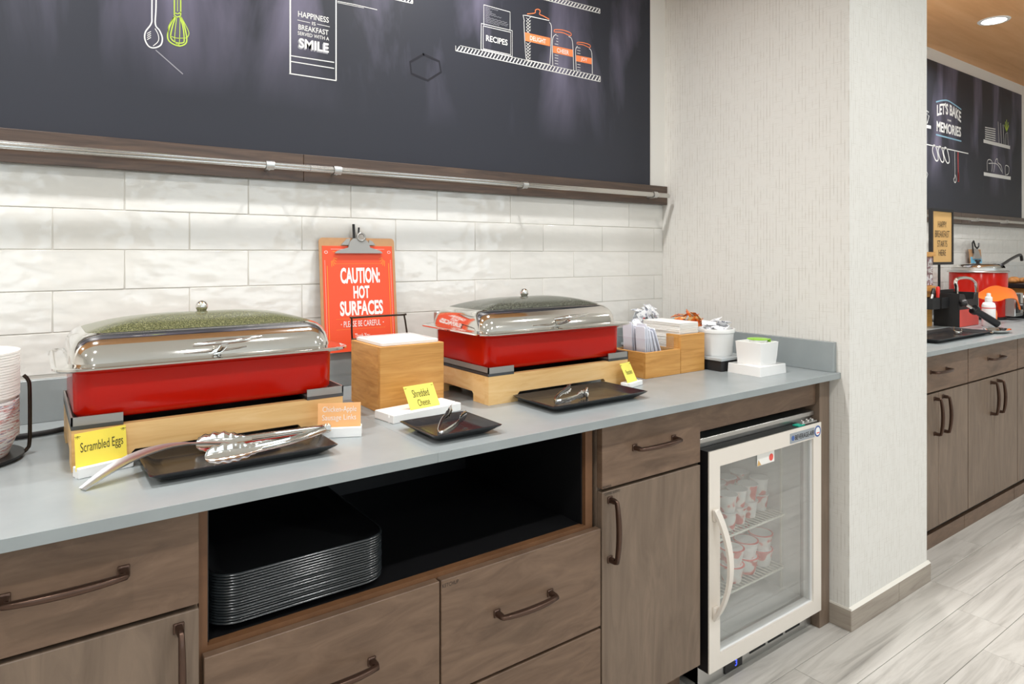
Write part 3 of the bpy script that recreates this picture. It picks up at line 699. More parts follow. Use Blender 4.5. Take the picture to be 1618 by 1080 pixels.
# door
DX0, DX1, DZ0, DZ1, DY = 1.567, 2.157, 0.073, 0.704, 1.208
GX0, GX1, GZ0, GZ1 = 1.616, 2.110, 0.116, 0.656
dr = put('door_core', bx(DX0, DX1, DY + 0.004, DY + 0.012, DZ0, GZ0), 'black_plastic', fr, world=True)
bm = B(); box(bm, DX0, GX0 - 0.012, DY + 0.004, DY + 0.04, DZ0, DZ1); box(bm, GX1 + 0.012, DX1, DY + 0.004, DY + 0.04, DZ0, DZ1); box(bm, GX0 - 0.012, GX1 + 0.012, DY + 0.004, DY + 0.04, DZ0, GZ0 - 0.012); box(bm, GX0 - 0.012, GX1 + 0.012, DY + 0.004, DY + 0.04, GZ1 + 0.012, DZ1)
bpy.data.objects.remove(dr); dr = put('door', bm, 'black_plastic', fr, world=True)
def mit(name, a, b_, c, d, mat='fridge_frame'):
    bm = prism(B(), [a, b_, c, d], 'y', DY, DY + 0.006); o = put(name, bm, mat, dr); o.location = -fr.location; return o
mit('frame_rail', (DX0, DZ1), (DX1, DZ1), (GX1, GZ1), (GX0, GZ1)); mit('frame_rail', (DX0, DZ0), (GX0, GZ0), (GX1, GZ0), (DX1, DZ0))
mit('frame_stile', (DX0, DZ0), (DX0, DZ1), (GX0, GZ1), (GX0, GZ0)); mit('frame_stile', (DX1, DZ0), (GX1, GZ0), (GX1, GZ1), (DX1, DZ1))
bm = B()
for (a, c, d, e) in ((GX0 - .012, GX0, GZ0 - .012, GZ1 + .012), (GX1, GX1 + .012, GZ0 - .012, GZ1 + .012), (GX0, GX1, GZ0 - .012, GZ0), (GX0, GX1, GZ1, GZ1 + .012)): box(bm, a, c, DY + 0.006, DY + 0.036, d, e)
put('inner_frame', bm, 'white_plastic', dr).location = -fr.location
put('glass_pane', bx(GX0 - .004, GX1 + .004, DY + 0.012, DY + 0.015, GZ0 - .004, GZ1 + .004), 'fridge_glass', dr).location = -fr.location
hp = []
for k in range(17):
    f = k / 16; hp.append((1.590 + 0.012 * math.sin(PI * f), DY - 0.004 - 0.042 * math.sin(PI * f) ** 0.8, 0.538 - 0.312 * f))
bm = tube(B(), hp, 1, sec=[(-0.014, -0.004), (0.014, -0.004), (0.014, 0.004), (-0.014, 0.004)])
box(bm, 1.580, 1.602, DY - 0.012, DY, 0.505, 0.540, bev=0.002); box(bm, 1.580, 1.602, DY - 0.012, DY, 0.224, 0.262, bev=0.002)
put('door_handle', bm, 'fridge_frame', dr, sm=50).location = -fr.location
pl = put('name_plate', bx(1.972, 2.113, DY - 0.0018, DY, 0.661, 0.693), 'plate_silver', dr); pl.location = -fr.location
bm = wtext(B(), 'BEVERAGE-AIR', 1.998, 2.110, 0.669, 0.685, DY - 0.0024, 0.004); put('plate_lettering', bm, 'ink_dark', dr).location = -fr.location
bm = lathe(B(), [(0, 0), (0.008, 0), (0.008, 0.0008), (0, 0.0008)], 20, (1.986, DY - 0.0026, 0.677), 'y'); put('plate_emblem', bm, 'ink_blue', dr).location = -fr.location
bm = lathe(B(), [(0.0135, 0), (0.0185, 0), (0.0185, 0.0006), (0.0135, 0.0006)], 28, (2.134, DY - 0.0012, 0.677), 'y'); put('round_seal_ring', bm, 'ink_blue', dr).location = -fr.location
bm = lathe(B(), [(0, 0), (0.0138, 0), (0.0138, 0.0006), (0, 0.0006)], 28, (2.134, DY - 0.0011, 0.677), 'y'); put('round_seal', bm, 'white_plastic', dr).location = -fr.location
bm = bx(2.127, 2.143, DY - 0.0018, DY - 0.001, 0.670, 0.673); put('seal_mark', bm, 'paper_redlabel', dr).location = -fr.location
st = put('door_sticker', bx(1.812, 1.902, DY + 0.0106, DY + 0.0116, 0.616, 0.654), 'paper_white', dr); st.location = -fr.location
bm = lathe(B(), [(0, 0), (0.011, 0), (0.011, 0.0004), (0, 0.0004)], 20, (1.885, DY + 0.0100, 0.632), 'y'); put('sticker_dot', bm, 'paper_redlabel', dr).location = -fr.location
bm = B(); prism(bm, [(1.812, 0.617), (1.832, 0.617), (1.818, 0.634)], 'y', DY + 0.0100, DY + 0.0105); put('sticker_corner', bm, 'kraft', dr).location = -fr.location
hg = put('hinge', bx(2.06, 2.150, DY + 0.01, DY + 0.045, DZ1, DZ1 + 0.006, bev=0.001), 'satin_steel', fr, world=True)
for hx in (2.085, 2.115, 2.140): put('hinge_screw', lathe(B(), [(0.006, 0), (0.006, 0.004), (0.003, 0.006), (0, 0.006)], 12, (hx, DY + 0.024, DZ1 + 0.006)), 'chrome', hg, sm=40).location = -fr.location
put('hinge_screw', lathe(B(), [(0.006, 0), (0.006, -0.012), (0, -0.012)], 12, (2.145, DY + 0.02, DZ0)), 'chrome', hg, sm=40).location = -fr.location
put('green_tag', bx(2.035, 2.072, DY + 0.008, DY + 0.03, DZ1, DZ1 + 0.003), 'ink_teal', fr, world=True)
# shelves and posts inside
for zs in (0.366, 0.184):
    bm = B()
    for y in (1.325, 1.55, 1.82): tube(bm, [(FX0 + 0.04, y, zs - 0.003), (FX1 - 0.04, y, zs - 0.003)], 0.0035, 6)
    sh = put('wire_shelf', bm, 'wire_white', fr, world=True)
    wm = smooth_angle(fin(tube(B(), [(0, 1.322, 0), (0, 1.85, 0)], 0.0022, 6), 'shelf_wire'), 60); wm.materials.append(MATS['wire_white'])
    for k in range(27):
        o = bpy.data.objects.new('shelf_wire', wm); COL.objects.link(o); o.parent = sh; o.location = (FX0 + 0.045 + k * 0.0195 - fr.location.x, -fr.location.y, zs + 0.001)
for px_ in (FX0 + 0.04, FX1 - 0.042):
    for py_ in (1.335, 1.8): put('shelf_post', bx(px_, px_ + 0.006, py_, py_ + 0.006, 0.104, 0.60), 'wire_white', fr, world=True)
# yogurt cups
def cup(label, x, y, z, r0, r1, h, rim, group, src=None):
    if src is not None:
        c = cptree(src); c.location = (x, y, z); c['label'] = label; c['group'] = group; return c
    c = thing('yogurt_cup', label, 'cup', (x, y, z), group=group)
    put('cup_body', lathe(B(), [(0, 0), (r0, 0), (r1, h * 0.9), (r1 + 0.0015, h * 0.92), (r1 + 0.0015, h * 0.97), (0, h * 0.97)], 24), 'yogurt', c, sm=40)
    put('lid', lathe(B(), [(0, h * 0.97), (r1 + 0.003, h * 0.97), (r1 + 0.003, h), (0, h)], 24), rim, c, sm=40)
    if rim == 'red_plastic': put('lid_foil', lathe(B(), [(0, h + .0006), (r1 - .003, h + .0006), (r1 - .003, h - .001)], 24), 'white_plastic', c)
    return c
c1 = c2 = None
for lvl in range(2):
    for (x, y) in ((2.092, 1.40), (2.005, 1.385), (1.930, 1.375), (1.862, 1.365), (2.092, 1.48), (2.005, 1.47), (1.93, 1.46)):
        o = cup('tall yogurt cup with pale lid on the upper fridge shelf, %s of its stack' % ('upper' if lvl else 'lower'), x, y, 0.3690 + lvl * 0.056, 0.024, 0.031, 0.056, 'white_plastic', 'yogurt cups on the upper fridge shelf', c1); c1 = c1 or o
    for (x, y) in ((2.078, 1.385), (1.985, 1.380), (1.895, 1.372), (2.078, 1.48), (1.985, 1.475)):
        o = cup('wide yogurt cup with red-rimmed lid on the lower fridge shelf, %s of its stack' % ('upper' if lvl else 'lower'), x, y, 0.1870 + lvl * 0.054, 0.031, 0.040, 0.054, 'red_plastic', 'yogurt cups on the lower fridge shelf', c2); c2 = c2 or o
# pale tops for the wide cups
# ================================================================== TRAYS ON THE OPEN SHELF
def ring(x0, x1, y0, y1, r, z, n=6): return lp(rr(x0, x1, y0, y1, r, n), z)
TX0, TX1, TY0, TY1 = 0.262, 0.603, 1.262, 1.70
bm = loft(B(), [ring(.03, TX1 - TX0 - .03, .03, TY1 - TY0 - .03, .03, 0.0), ring(.012, TX1 - TX0 - .012, .012, TY1 - TY0 - .012, .045, 0.010), ring(0.002, TX1 - TX0 - .002, 0.002, TY1 - TY0 - .002, .05, 0.013), ring(0, TX1 - TX0, 0, TY1 - TY0, .05, 0.0145), ring(0.002, TX1 - TX0 - .002, 0.002, TY1 - TY0 - .002, .05, 0.016),
                 ring(.008, TX1 - TX0 - .008, .008, TY1 - TY0 - .008, .045, 0.015), ring(.016, TX1 - TX0 - .016, .016, TY1 - TY0 - .016, .04, 0.010), ring(.032, TX1 - TX0 - .032, .032, TY1 - TY0 - .032, .03, 0.003)])
trm = smooth_angle(fin(bm, 'serving_tray'), 70); trm.materials.append(MATS['tray_black'])
bm = loft(B(), [ring(0.0035, TX1 - TX0 - .0035, 0.0035, TY1 - TY0 - .0035, .049, 0.0125), ring(-.0008, TX1 - TX0 + .0008, -.0008, TY1 - TY0 + .0008, .0505, 0.0138), ring(-.0008, TX1 - TX0 + .0008, -.0008, TY1 - TY0 + .0008, .0505, 0.0146), ring(0.0028, TX1 - TX0 - .0028, 0.0028, TY1 - TY0 - .0028, .049, 0.0165)], False, False)  # added band around each tray, its lighter colour paints the edge highlight
rmm = smooth_angle(fin(bm, 'rim'), 70); rmm.materials.append(MATS['tray_edge'])
NT = 18
for k in range(NT):
    o = bpy.data.objects.new('serving_tray', trm); COL.objects.link(o); o.location = (TX0 + random.uniform(-.001, .001), TY0 + random.uniform(-.001, .001), 0.5905 + k * 0.0050)
    q_ = bpy.data.objects.new('rim', rmm); COL.objects.link(q_); q_.parent = o
    tag(o, 'black plastic serving tray in the stack on the open cabinet shelf' if k < NT - 1 else 'black plastic serving tray topmost of the stack on the open cabinet shelf', 'tray', 'stacked black serving trays')

# ================================================================== CHAFING DISHES
def stand(label, x, y):
    r_ = thing('chafer_stand', label, 'stand', (x, y, ZC))
    W_, D_, H_ = 0.522, 0.31, 0.077; n0, n1, nz = 0.097, 0.425, 0.026; e = 0.006
    pf = [(0, 0), (n0, 0), (n0, nz - e), (n0 + e, nz), (n1 - e, nz), (n1, nz - e), (n1, 0), (W_, 0), (W_, H_), (0, H_)]
    put('front_board', prism(B(), pf, 'y', 0, 0.018), 'beech', r_); put('back_board', prism(B(), pf, 'y', D_ - 0.018, D_), 'beech', r_)
    ps = [(0.018, 0), (0.075, 0), (0.075, nz - e), (0.075 + e, nz), (0.235 - e, nz), (0.235, nz - e), (0.235, 0), (D_ - 0.018, 0), (D_ - 0.018, H_), (0.018, H_)]
    for a, c in ((0, 0.018), (W_ - 0.018, W_)): put('side_board', prism(B(), ps, 'x', a, c), 'beech', r_)
    put('burner_plate', bx(0.03, W_ - 0.03, 0.03, D_ - 0.03, 0.052, 0.064), 'black_matte', r_)
    for a, c, xs in ((-0.001, 0.083, 0), (W_ - 0.083, W_ + 0.001, 1)):
        bm = B()
        for q0, q1 in ((-0.001, 0.002), (D_ - 0.002, D_ + 0.001)): box(bm, a, c, q0, q1, 0.084, 0.100)
        xa = a if xs == 0 else c - 0.003
        box(bm, xa, xa + 0.003, -0.001, D_ + 0.001, 0.084, 0.100); box(bm, a, c, 0, D_, 0.0835, 0.086)
        br = put('corner_bracket', bm, 'bracket_steel', r_)
        put('rubber_pad', bx(a, c, -0.001, D_ + 0.001, 0.0765, 0.0838), 'dark_steel', br)
    return r_
def dome_loops():
    L = []
    for ins, z in [(0, 0.192), (0.003, 0.206), (0.009, 0.220), (0.019, 0.232), (0.032, 0.2405), (0.046, 0.245)]:
        L.append(ring(-0.004 + ins * 0.6, 0.510 - ins * 0.6, 0.018 + ins, 0.322 - ins, 0.046 - ins * 0.3, z, 6))
    hx0, hy0 = (0.514 - 1.2 * 0.046) / 2, (0.304 - 2 * 0.046) / 2
    for t_ in (0.97, 0.90, 0.8, 0.66, 0.5, 0.34, 0.2, 0.08):
        hx_, hy_ = hx0 * t_ ** 0.55, hy0 * t_
        L.append(ring(0.253 - hx_, 0.253 + hx_, 0.170 - hy_, 0.170 + hy_, min(0.032, hy_ * 0.9), 0.245 + 0.0285 * (1 - t_ ** 1.8), 6))
    return L
def chafer(label, x, y, glassmat):
    r_ = thing('chafing_dish', label, 'chafing dish', (x, y, ZC + 0.1))
    zo = -0.1
    def sh(L): return [[(a, b_, c + zo) for a, b_, c in q] for q in L]
    put('pan', loft(B(), sh([ring(.025, .485, .03, .285, .03, .0855), ring(.010, .500, .015, .300, .034, .092), ring(.004, .506, .010, .304, .036, .102), ring(.003, .507, .009, .305, .036, .176), ring(-.004, .514, .002, .312, .04, .180), ring(-.004, .514, .002, .312, .04, .184)])), 'red_enamel', r_, sm=50)
    put('lid_flange', loft(B(), sh([ring(-.024, .534, -.014, .348, .045, .1835), ring(-.030, .540, -.020, .354, .05, .1865), ring(-.030, .540, -.020, .354, .05, .190), ring(-.024, .534, -.014, .348, .045, .192), ring(-.016, .526, -.004, .338, .04, .190), ring(-.006, .512, .010, .330, .04, .193)])), 'chrome', r_, sm=45)
    L = sh(dome_loops())
    put('lid_dome', loft(B(), L[:7], cap0=False, cap1=False), 'chrome', r_, sm=60)
    bm = loft(B(), L[6:], cap0=False); put('lid_window', bm, glassmat, r_, sm=60)
    # front handle
    P = smoothpts([(0.200, -0.030, 0.221), (0.230, -0.036, 0.224), (0.262, -0.038, 0.2255), (0.300, -0.036, 0.2265), (0.332, -0.028, 0.230)], 4)
    hd = put('lid_handle', tube(B(), [p + Vector((0, 0, zo)) for p in P], 0.0045, 10, radii=[0.0028 + 0.0026 * math.sin(PI * k / (len(P) - 1)) for k in range(len(P))]), 'chrome', r_, sm=60)
    bm = tube(B(), [(0.258, 0.020, 0.206 + zo), (0.258, -0.012, 0.212 + zo), (0.258, -0.034, 0.222 + zo)], 0.007, 12, radii=[0.011, 0.008, 0.009]); put('handle_post', bm, 'chrome', hd, sm=60)
    kn = [(0, -0.012), (0.010, -0.012), (0.011, -0.007)] + [(0.0135 * math.cos(a), 0.0135 * math.sin(a)) for a in [(-0.42 + k * 0.2) for k in range(10)]] + [(0, 0.0135)]
    put('lid_knob', lathe(B(), kn, 20, (0.258, 0.185, 0.283 + zo)), 'chrome', r_, sm=60)
    put('hinge', bx(0.03, 0.055, 0.325, 0.352, 0.185 + zo, 0.226 + zo, bev=0.004), 'satin_steel', r_, sm=30); put('hinge', bx(0.45, 0.475, 0.325, 0.352, 0.185 + zo, 0.226 + zo, bev=0.004), 'satin_steel', r_, sm=30)
    return r_
stand('pale wood stand under the chafing dish of scrambled eggs', 0.066, 1.475)
chafer('red chafing dish with yellowish steamed lid window beside the bowl stack', 0.066, 1.475, 'lid_glass_egg')
stand('pale wood stand under the chafing dish of pancakes', 0.992, 1.475)
chafer('red chafing dish with domed steel lid between cheese box and cutlery box', 0.992, 1.475, 'lid_glass')
cb_ = put('power_cable', tube(B(), smoothpts([(-0.24, 1.83, ZC + .008), (-0.08, 1.80, ZC + .007), (0.03, 1.805, ZC + .007), (0.12, 1.84, ZC + .007), (0.40, 1.89, ZC + .007), (0.62, 1.90, ZC + .007)], 6), 0.006, 8), 'black_matte', sm=60); tag(cb_, 'black power cable lying on the counter behind the egg chafing dish stand', 'cable')

# ================================================================== PAPER BOWL STACK
bh = thing('bowl_holder', 'black wire holder with dark base around the paper bowl stack', 'rack', (-0.108, 1.66, ZC))
put('base', lathe(B(), [(0, 0), (0.098, 0), (0.104, 0.006), (0.104, 0.010), (0, 0.010)], 40), 'black_plastic', bh, sm=40)
for a in (0.0, 2.1, 4.2):
    c_, s_ = math.cos(a), math.sin(a); d_ = 0.022
    P = [(q * c_, q * s_, z_) for q, z_ in ((.088, .006), (.100, .006), (.108, .012), (.112, .03), (.112, .13), (.109, .150), (.102, .160))]
    put('wire_loop', tube(B(), smoothpts(P, 4), 0.0035, 8), 'dark_wire', bh, sm=60)
def bowlmesh(r, h, mat):
    c = 0.0006; me = smooth_angle(fin(lathe(B(), [(0, .001), (r * .82, 0), (r * .965, h - .0042), (r, h - .0036), (r, h + .0006), (r * .985, h + .0010), (r * .965 - c, h - .0036), (r * .82 - c, .001), (0, .002)], 36), 'paper_bowl'), 50); me.materials.append(MATS[mat]); return me
BW, BP = bowlmesh(0.097, 0.045, 'paper_white'), bowlmesh(0.096, 0.040, 'print_plate')
z = ZC + 0.010
for k in range(14):
    o = bpy.data.objects.new('paper_plate', BP); COL.objects.link(o); o.location = (-0.108 + random.uniform(-.0003, .0003), 1.66 + random.uniform(-.0003, .0003), z + k * 0.0052); o.rotation_euler = (0, 0, random.uniform(0, 6))
    tag(o, 'white paper plate with red and blue speckled print in the lower half of the stack', 'plate', 'printed paper plates')
z2 = z + 13 * 0.0052 + 0.0066
for k in range(17):
    o = bpy.data.objects.new('paper_bowl', BW); COL.objects.link(o); o.location = (-0.108 + random.uniform(-.0003, .0003), 1.66 + random.uniform(-.0003, .0003), z2 + k * 0.0052); o.rotation_euler = (0, 0, random.uniform(0, 6))
    tag(o, 'plain white paper bowl in the upper half of the stack' if k < 16 else 'plain white paper bowl topmost of the stack', 'bowl', 'plain white paper bowls')

# ================================================================== SIGN CARDS
def card_sign(label, x, y, rz, L, dep, h, cw, ch, cx0, slot, tilt, mat, lines, tmat, shear=0.0, marks=True):
    r_ = thing('card_holder', label, 'sign', (x, y, ZC), rz)
    bm = B(); box(bm, 0, L, 0, slot - 0.002, 0, h, bev=0.0012); box(bm, 0, L, slot + 0.002, dep, 0, h, bev=0.0012); box(bm, 0, L, slot - 0.003, slot + 0.003, 0, h * 0.6)
    put('holder_block', bm, 'white_plastic', r_)
    t_ = math.tan(tilt)
    def F(u, v, off=0): return (cx0 + u * cw + shear * v, slot + v * ch * t_ + off, h * 0.62 + v * ch)
    bm = B(); A = [bm.verts.new(F(*q, -0.0004)) for q in ((0, 0), (1, 0), (1, 1), (0, 1))]; C = [bm.verts.new(F(*q, 0.0004)) for q in ((0, 0), (1, 0), (1, 1), (0, 1))]
    bm.faces.new(A); bm.faces.new(C[::-1])
    for i in range(4): bm.faces.new((A[i], A[(i + 1) % 4], C[(i + 1) % 4], C[i]))
    cd = put('card', bm, mat, r_)
    bm = B()
    for s_, u0, u1, v0, v1 in lines: text(bm, s_, lambda u, v: F(u0 + (u1 - u0) * u, v0 + (v1 - v0) * v, -0.0012), -0.004)
    put('lettering', bm, tmat, cd)
    if marks:
        bm = B()
        for u, v in ((0.055, 0.93), (0.945, 0.93)):
            for a in range(5):
                an = PI * (1.05 + a * 0.22) if u < .5 else PI * (1.05 + a * 0.22)
                p = Vector(F(u, v, -0.001)); q = p + Vector((math.cos(an) * 0.005, 0, math.sin(an) * 0.005)); n_ = Vector((-(q - p).z, 0, (q - p).x)).normalized() * 0.0003
                bm.faces.new([bm.verts.new(w_) for w_ in (p - n_, p + n_, q + n_, q - n_)])
        put('corner_marks', bm, tmat, cd)
    return r_
card_sign('yellow card reading Scrambled Eggs in white block holder', 0.074, 1.419, 0.30, 0.094, 0.026, 0.019, 0.087, 0.066, 0.000, 0.012, 0.10, 'card_yellow', [('Scrambled Eggs', 0.10, 0.93, 0.40, 0.74)], 'ink_black')
card_sign('peach card reading Chicken-Apple Sausage Links in white block holder', 0.512, 1.430, -0.46, 0.094, 0.030, 0.022, 0.092, 0.060, 0.000, 0.010, 0.06, 'card_peach', [('Chicken-Apple', 0.11, 0.90, 0.62, 0.88), ('Sausage Links', 0.10, 0.89, 0.32, 0.58)], 'ink_white', marks=False)
card_sign('pale yellow card reading Shredded Cheese on wide white block', 0.702, 1.446, 0.13, 0.205, 0.083, 0.020, 0.090, 0.062, 0.065, 0.020, 0.34, 'card_yellow2', [('Shredded', 0.22, 0.76, 0.54, 0.84), ('Cheese', 0.30, 0.70, 0.20, 0.46)], 'ink_black', shear=-0.010)
card_sign('small yellow card reading Pancakes in white holder by the cutlery box', 1.466, 1.417, 0.25, 0.076, 0.034, 0.014, 0.058, 0.062, 0.010, 0.013, 0.30, 'card_yellow2', [('Pancakes', 0.24, 0.82, 0.44, 0.66)], 'ink_black', shear=-0.018)

# ================================================================== BLACK SERVING PLATTERS AND UTENSILS
def platter(label, x0, x1, y0, y1):
    W_, D_ = x1 - x0, y1 - y0
    bm = loft(B(), [ring(.03, W_ - .03, .026, D_ - .026, .012, 0.0), ring(.022, W_ - .022, .02, D_ - .02, .012, 0.003), ring(.002, W_ - .002, .002, D_ - .002, .008, 0.0165), ring(0, W_, 0, D_, .008, 0.019), ring(.003, W_ - .003, .003, D_ - .003, .008, 0.020), ring(.022, W_ - .022, .02, D_ - .02, .01, 0.0085), ring(.034, W_ - .034, .03, D_ - .03, .01, 0.006)])
    o = put('serving_platter', bm, 'tray_slate', sm=35); o.location = (x0, y0, ZC + 0.0002); return tag(o, label, 'platter')
m, t, b = newmat('tray_slate')
tc = t.nodes.new('ShaderNodeTexCoord'); n1 = t.nodes.new('ShaderNodeTexNoise'); n1.inputs['Scale'].default_value = 45; n1.inputs['Detail'].default_value = 3
mp = t.nodes.new('ShaderNodeMapping'); mp.inputs['Scale'].default_value = (1, 0.5, 1); t.links.new(tc.outputs['Object'], mp.inputs[0]); t.links.new(mp.outputs[0], n1.inputs['Vector'])
bp = t.nodes.new('ShaderNodeBump'); bp.inputs['Strength'].default_value = 0.4; bp.inputs['Distance'].default_value = 0.002; t.links.new(n1.outputs['Fac'], bp.inputs['Height']); t.links.new(bp.outputs[0], b.inputs['Normal'])
b.inputs['Base Color'].default_value = s2l((30, 30, 32)); b.inputs['Roughness'].default_value = 0.24; b.inputs['Specular IOR Level'].default_value = 0.6
platter('black slate-look platter under the scalloped tongs and spoon', 0.170, 0.508, 1.293, 1.473)
platter('small square black platter in front of the shredded cheese box', 0.690, 0.867, 1.229, 1.395)
platter('black slate-look platter in front of the pancake chafing dish', 1.066, 1.408, 1.290, 1.471)

def strip(bm, path, widths, side, thick=0.0012, curl=0.0, wav=None):
    """flat metal strip along path; side(i) gives the width direction; curl bends its edges; wav scallops them"""
    n = len(path); m_ = 5; T, Bt = [], []
    for i in range(n):
        d = (path[min(i + 1, n - 1)] - path[max(i - 1, 0)]).normalized(); s_ = Vector(side).normalized(); s_ = (s_ - d * s_.dot(d)).normalized(); nn = d.cross(s_).normalized()
        wd = widths[i] * (1 + (wav(i) if wav else 0)); r1_, r2_ = [], []
        for k in range(m_):
            f = k / (m_ - 1) * 2 - 1; p = path[i] + s_ * f * wd / 2 + nn * curl * wd * (f * f)
            r1_.append(bm.verts.new(p + nn * thick / 2)); r2_.append(bm.verts.new(p - nn * thick / 2))
        T.append(r1_); Bt.append(r2_)
    for i in range(n - 1):
        for k in range(m_ - 1):
            bm.faces.new((T[i][k], T[i][k + 1], T[i + 1][k + 1], T[i + 1][k])); bm.faces.new((Bt[i][k + 1], Bt[i][k], Bt[i + 1][k], Bt[i + 1][k + 1]))
        for k, r_ in ((0, 1), (m_ - 1, -1)): bm.faces.new((T[i][k], T[i + 1][k], Bt[i + 1][k], Bt[i][k]))
    for i in (0, n - 1):
        for k in range(m_ - 1): bm.faces.new((T[i][k], Bt[i][k], Bt[i][k + 1], T[i][k + 1]))
    return bm
def resample(P, n):
    P = smoothpts([Vector(p) for p in P], 12); L = [0]
    for a, c in zip(P, P[1:]): L.append(L[-1] + (c - a).length)
    out = []; j = 0
    for i in range(n):
        s_ = L[-1] * i / (n - 1)
        while j < len(L) - 2 and L[j + 1] < s_: j += 1
        f = (s_ - L[j]) / max(1e-9, L[j + 1] - L[j]); out.append(P[j].lerp(P[j + 1], min(1, max(0, f))))
    return out
# serving spoon
sp_ = thing('serving_spoon', 'brushed steel serving spoon leaning from counter onto the black platter', 'spoon', (0.0765, 1.349, ZC))
P = resample([(0.0765, 1.349, ZC + .0012), (0.125, 1.372, ZC + .022), (0.177, 1.395, ZC + .034), (0.235, 1.408, ZC + .037), (0.300, 1.406, ZC + .030), (0.350, 1.404, ZC + .0185)], 40)
wd = [0.009 + 0.021 * math.sin(PI * min(1, (i / 39) / 0.75 + .08)) ** 0.8 if i / 39 < 0.66 else 0.0095 for i in range(40)]
put('handle', strip(B(), P, wd, (-0.35, 0.93, 0.1), 0.0025, 0.12), 'satin_steel', sp_, sm=50, world=True)
bm = B(); loops = []
for k in range(7):
    f = k / 6; rr_ = math.sin(PI / 2 * f); zz = 0.012 - 0.011 * math.cos(PI / 2 * f) + 0.0
    loops.append((rr_, zz))
for sgn in (1,):
    R = []
    for rr_, zz in loops:
        R.append([bm.verts.new((0.385 + 0.040 * rr_ * math.cos(a), 1.4040 + 0.019 * rr_ * math.sin(a), ZC + 0.005 + zz)) for a in [2 * PI * q / 24 for q in range(24)]] if rr_ > 1e-6 else [bm.verts.new((0.385, 1.404, ZC + 0.005 + zz))])
    for A, C in zip(R, R[1:]):
        for q in range(24):
            if len(A) == 1: bm.faces.new((A[0], C[q], C[(q + 1) % 24]))
            else: bm.faces.new((A[q], A[(q + 1) % 24], C[(q + 1) % 24], C[q]))
put('bowl', bm, 'chrome', sp_, sm=70, world=True)
# scalloped tongs
tg = thing('serving_tongs', 'chrome scalloped-claw tongs lying on the long black platter', 'tongs', (0.40, 1.40, ZC))
for nm, pts in (('upper_arm', [(0.528, 1.408, ZC + .0265), (0.44, 1.432, ZC + .0205), (0.36, 1.443, ZC + .0185), (0.32, 1.446, ZC + .0195), (0.272, 1.447, ZC + .0215)]), ('lower_arm', [(0.528, 1.402, ZC + .0265), (0.44, 1.374, ZC + .0205), (0.36, 1.360, ZC + .0185), (0.32, 1.354, ZC + .0195), (0.268, 1.345, ZC + .0215)])):
    P = resample(pts, 60)
    wd = [0.014 + 0.006 * (i / 59) if i < 38 else 0.018 + 0.022 * math.sin(PI * (i - 38) / 24) for i in range(60)]
    wd[-1] = 0.012
    a_ = put(nm, strip(B(), P, wd, (0, 0.6, 0.8), 0.0012, -0.22 if nm[0] == 'u' else -0.22, lambda i: 0.09 * math.sin(i * 1.5) if i > 38 else 0), 'chrome', tg, sm=60, world=True)
    P2 = [p + Vector((0, 0, 0.0)) for p in P[10:38]]
    put('rib', tube(B(), P2[2:-2], 0.0032, 8), 'chrome', a_, sm=60).location = -tg.location
put('hinge', bx(0.517, 0.533, 1.398, 1.412, ZC + .018, ZC + .036, bev=0.003), 'chrome', tg, sm=40, world=True)
# small tongs
def small_tongs(label, f, t1, t2, ring_end, zf):
    mid = Vector(f); r_ = thing('serving_tongs', label, 'tongs', f)
    for nm, tp, bow in (('left_arm', Vector(t1), 1), ('right_arm', Vector(t2), -1)):
        d = tp - mid; nrm = Vector((-d.y, d.x, 0)).normalized() * bow * 0.010
        P = resample([mid, mid + d * 0.08 + nrm * 0.7, mid + d * 0.45 + nrm, mid + d * 0.8 + nrm * 0.3, tp], 30)
        wd = [0.014 - 0.004 * (i / 29) if i < 18 else 0.0105 + 0.010 * math.sin(PI * (i - 18) / 13) for i in range(30)]
        put(nm, strip(B(), P, wd, (0, 0, 1), 0.0012, 0.10 * bow, lambda i: 0.22 * math.sin(i * 2.2) if i > 20 else 0), 'chrome', r_, sm=60, world=True)
    if ring_end:
        a = Vector(t2); put('ring_tip', tube(B(), [a + Vector((0.012 * math.cos(q) * .8, 0.012 * math.cos(q) * .6, 0.012 * math.sin(q))) for q in [2 * PI * k / 20 for k in range(20)]], 0.003, 8, closed=True), 'chrome', r_, sm=60, world=True)
    return r_
small_tongs('small steel tongs standing open on the square black platter', (0.718, 1.257, ZC + .0146), (0.817, 1.372, ZC + .0386), (0.833, 1.330, ZC + .0286), False, 0)
small_tongs('steel tongs with ring tip resting on the platter by the pancakes', (1.122, 1.354, ZC + .0148), (1.236, 1.424, ZC + .0308), (1.250, 1.372, ZC + .0208), True, 0)

# ================================================================== CLIPBOARD SIGN
def clipboard(label, x0, x1, zt, zb, yt, yb_, paper, clipw, nm='clipboard'):
    """board leaning back on the wall: front face from (yb_, zb) to (yt, zt)"""
    r_ = thing(nm, label, 'clipboard', ((x0 + x1) / 2, yb_, zb)); W_ = x1 - x0; Hh = math.hypot(zt - zb, yt - yb_); ang = math.atan2(yt - yb_, zt - zb)
    def lean(o): o.rotation_euler = (-ang, 0, 0); return o
    return r_, W_, Hh, lean
r_, W_, Hh, lean = clipboard('clipboard with orange-red caution hot surfaces notice leaning on the tiles', 0.705, 0.951, 1.316, 0.972, 1.957, 1.925, 'paper_red', 0.16)
bm = B(); loft(bm, [[(a, 0.003, c) for a, c in rr(-W_ / 2, W_ / 2, 0, Hh, 0.012)], [(a, 0, c) for a, c in rr(-W_ / 2, W_ / 2, 0, Hh, 0.012)]]); lean(put('board', bm, 'hardboard', r_))
pw = W_ - 0.018; pp = lean(put('notice', bx(-pw / 2, pw / 2 + 0.0, -0.0012, 0, 0.0, Hh - 0.025), 'paper_red', r_))
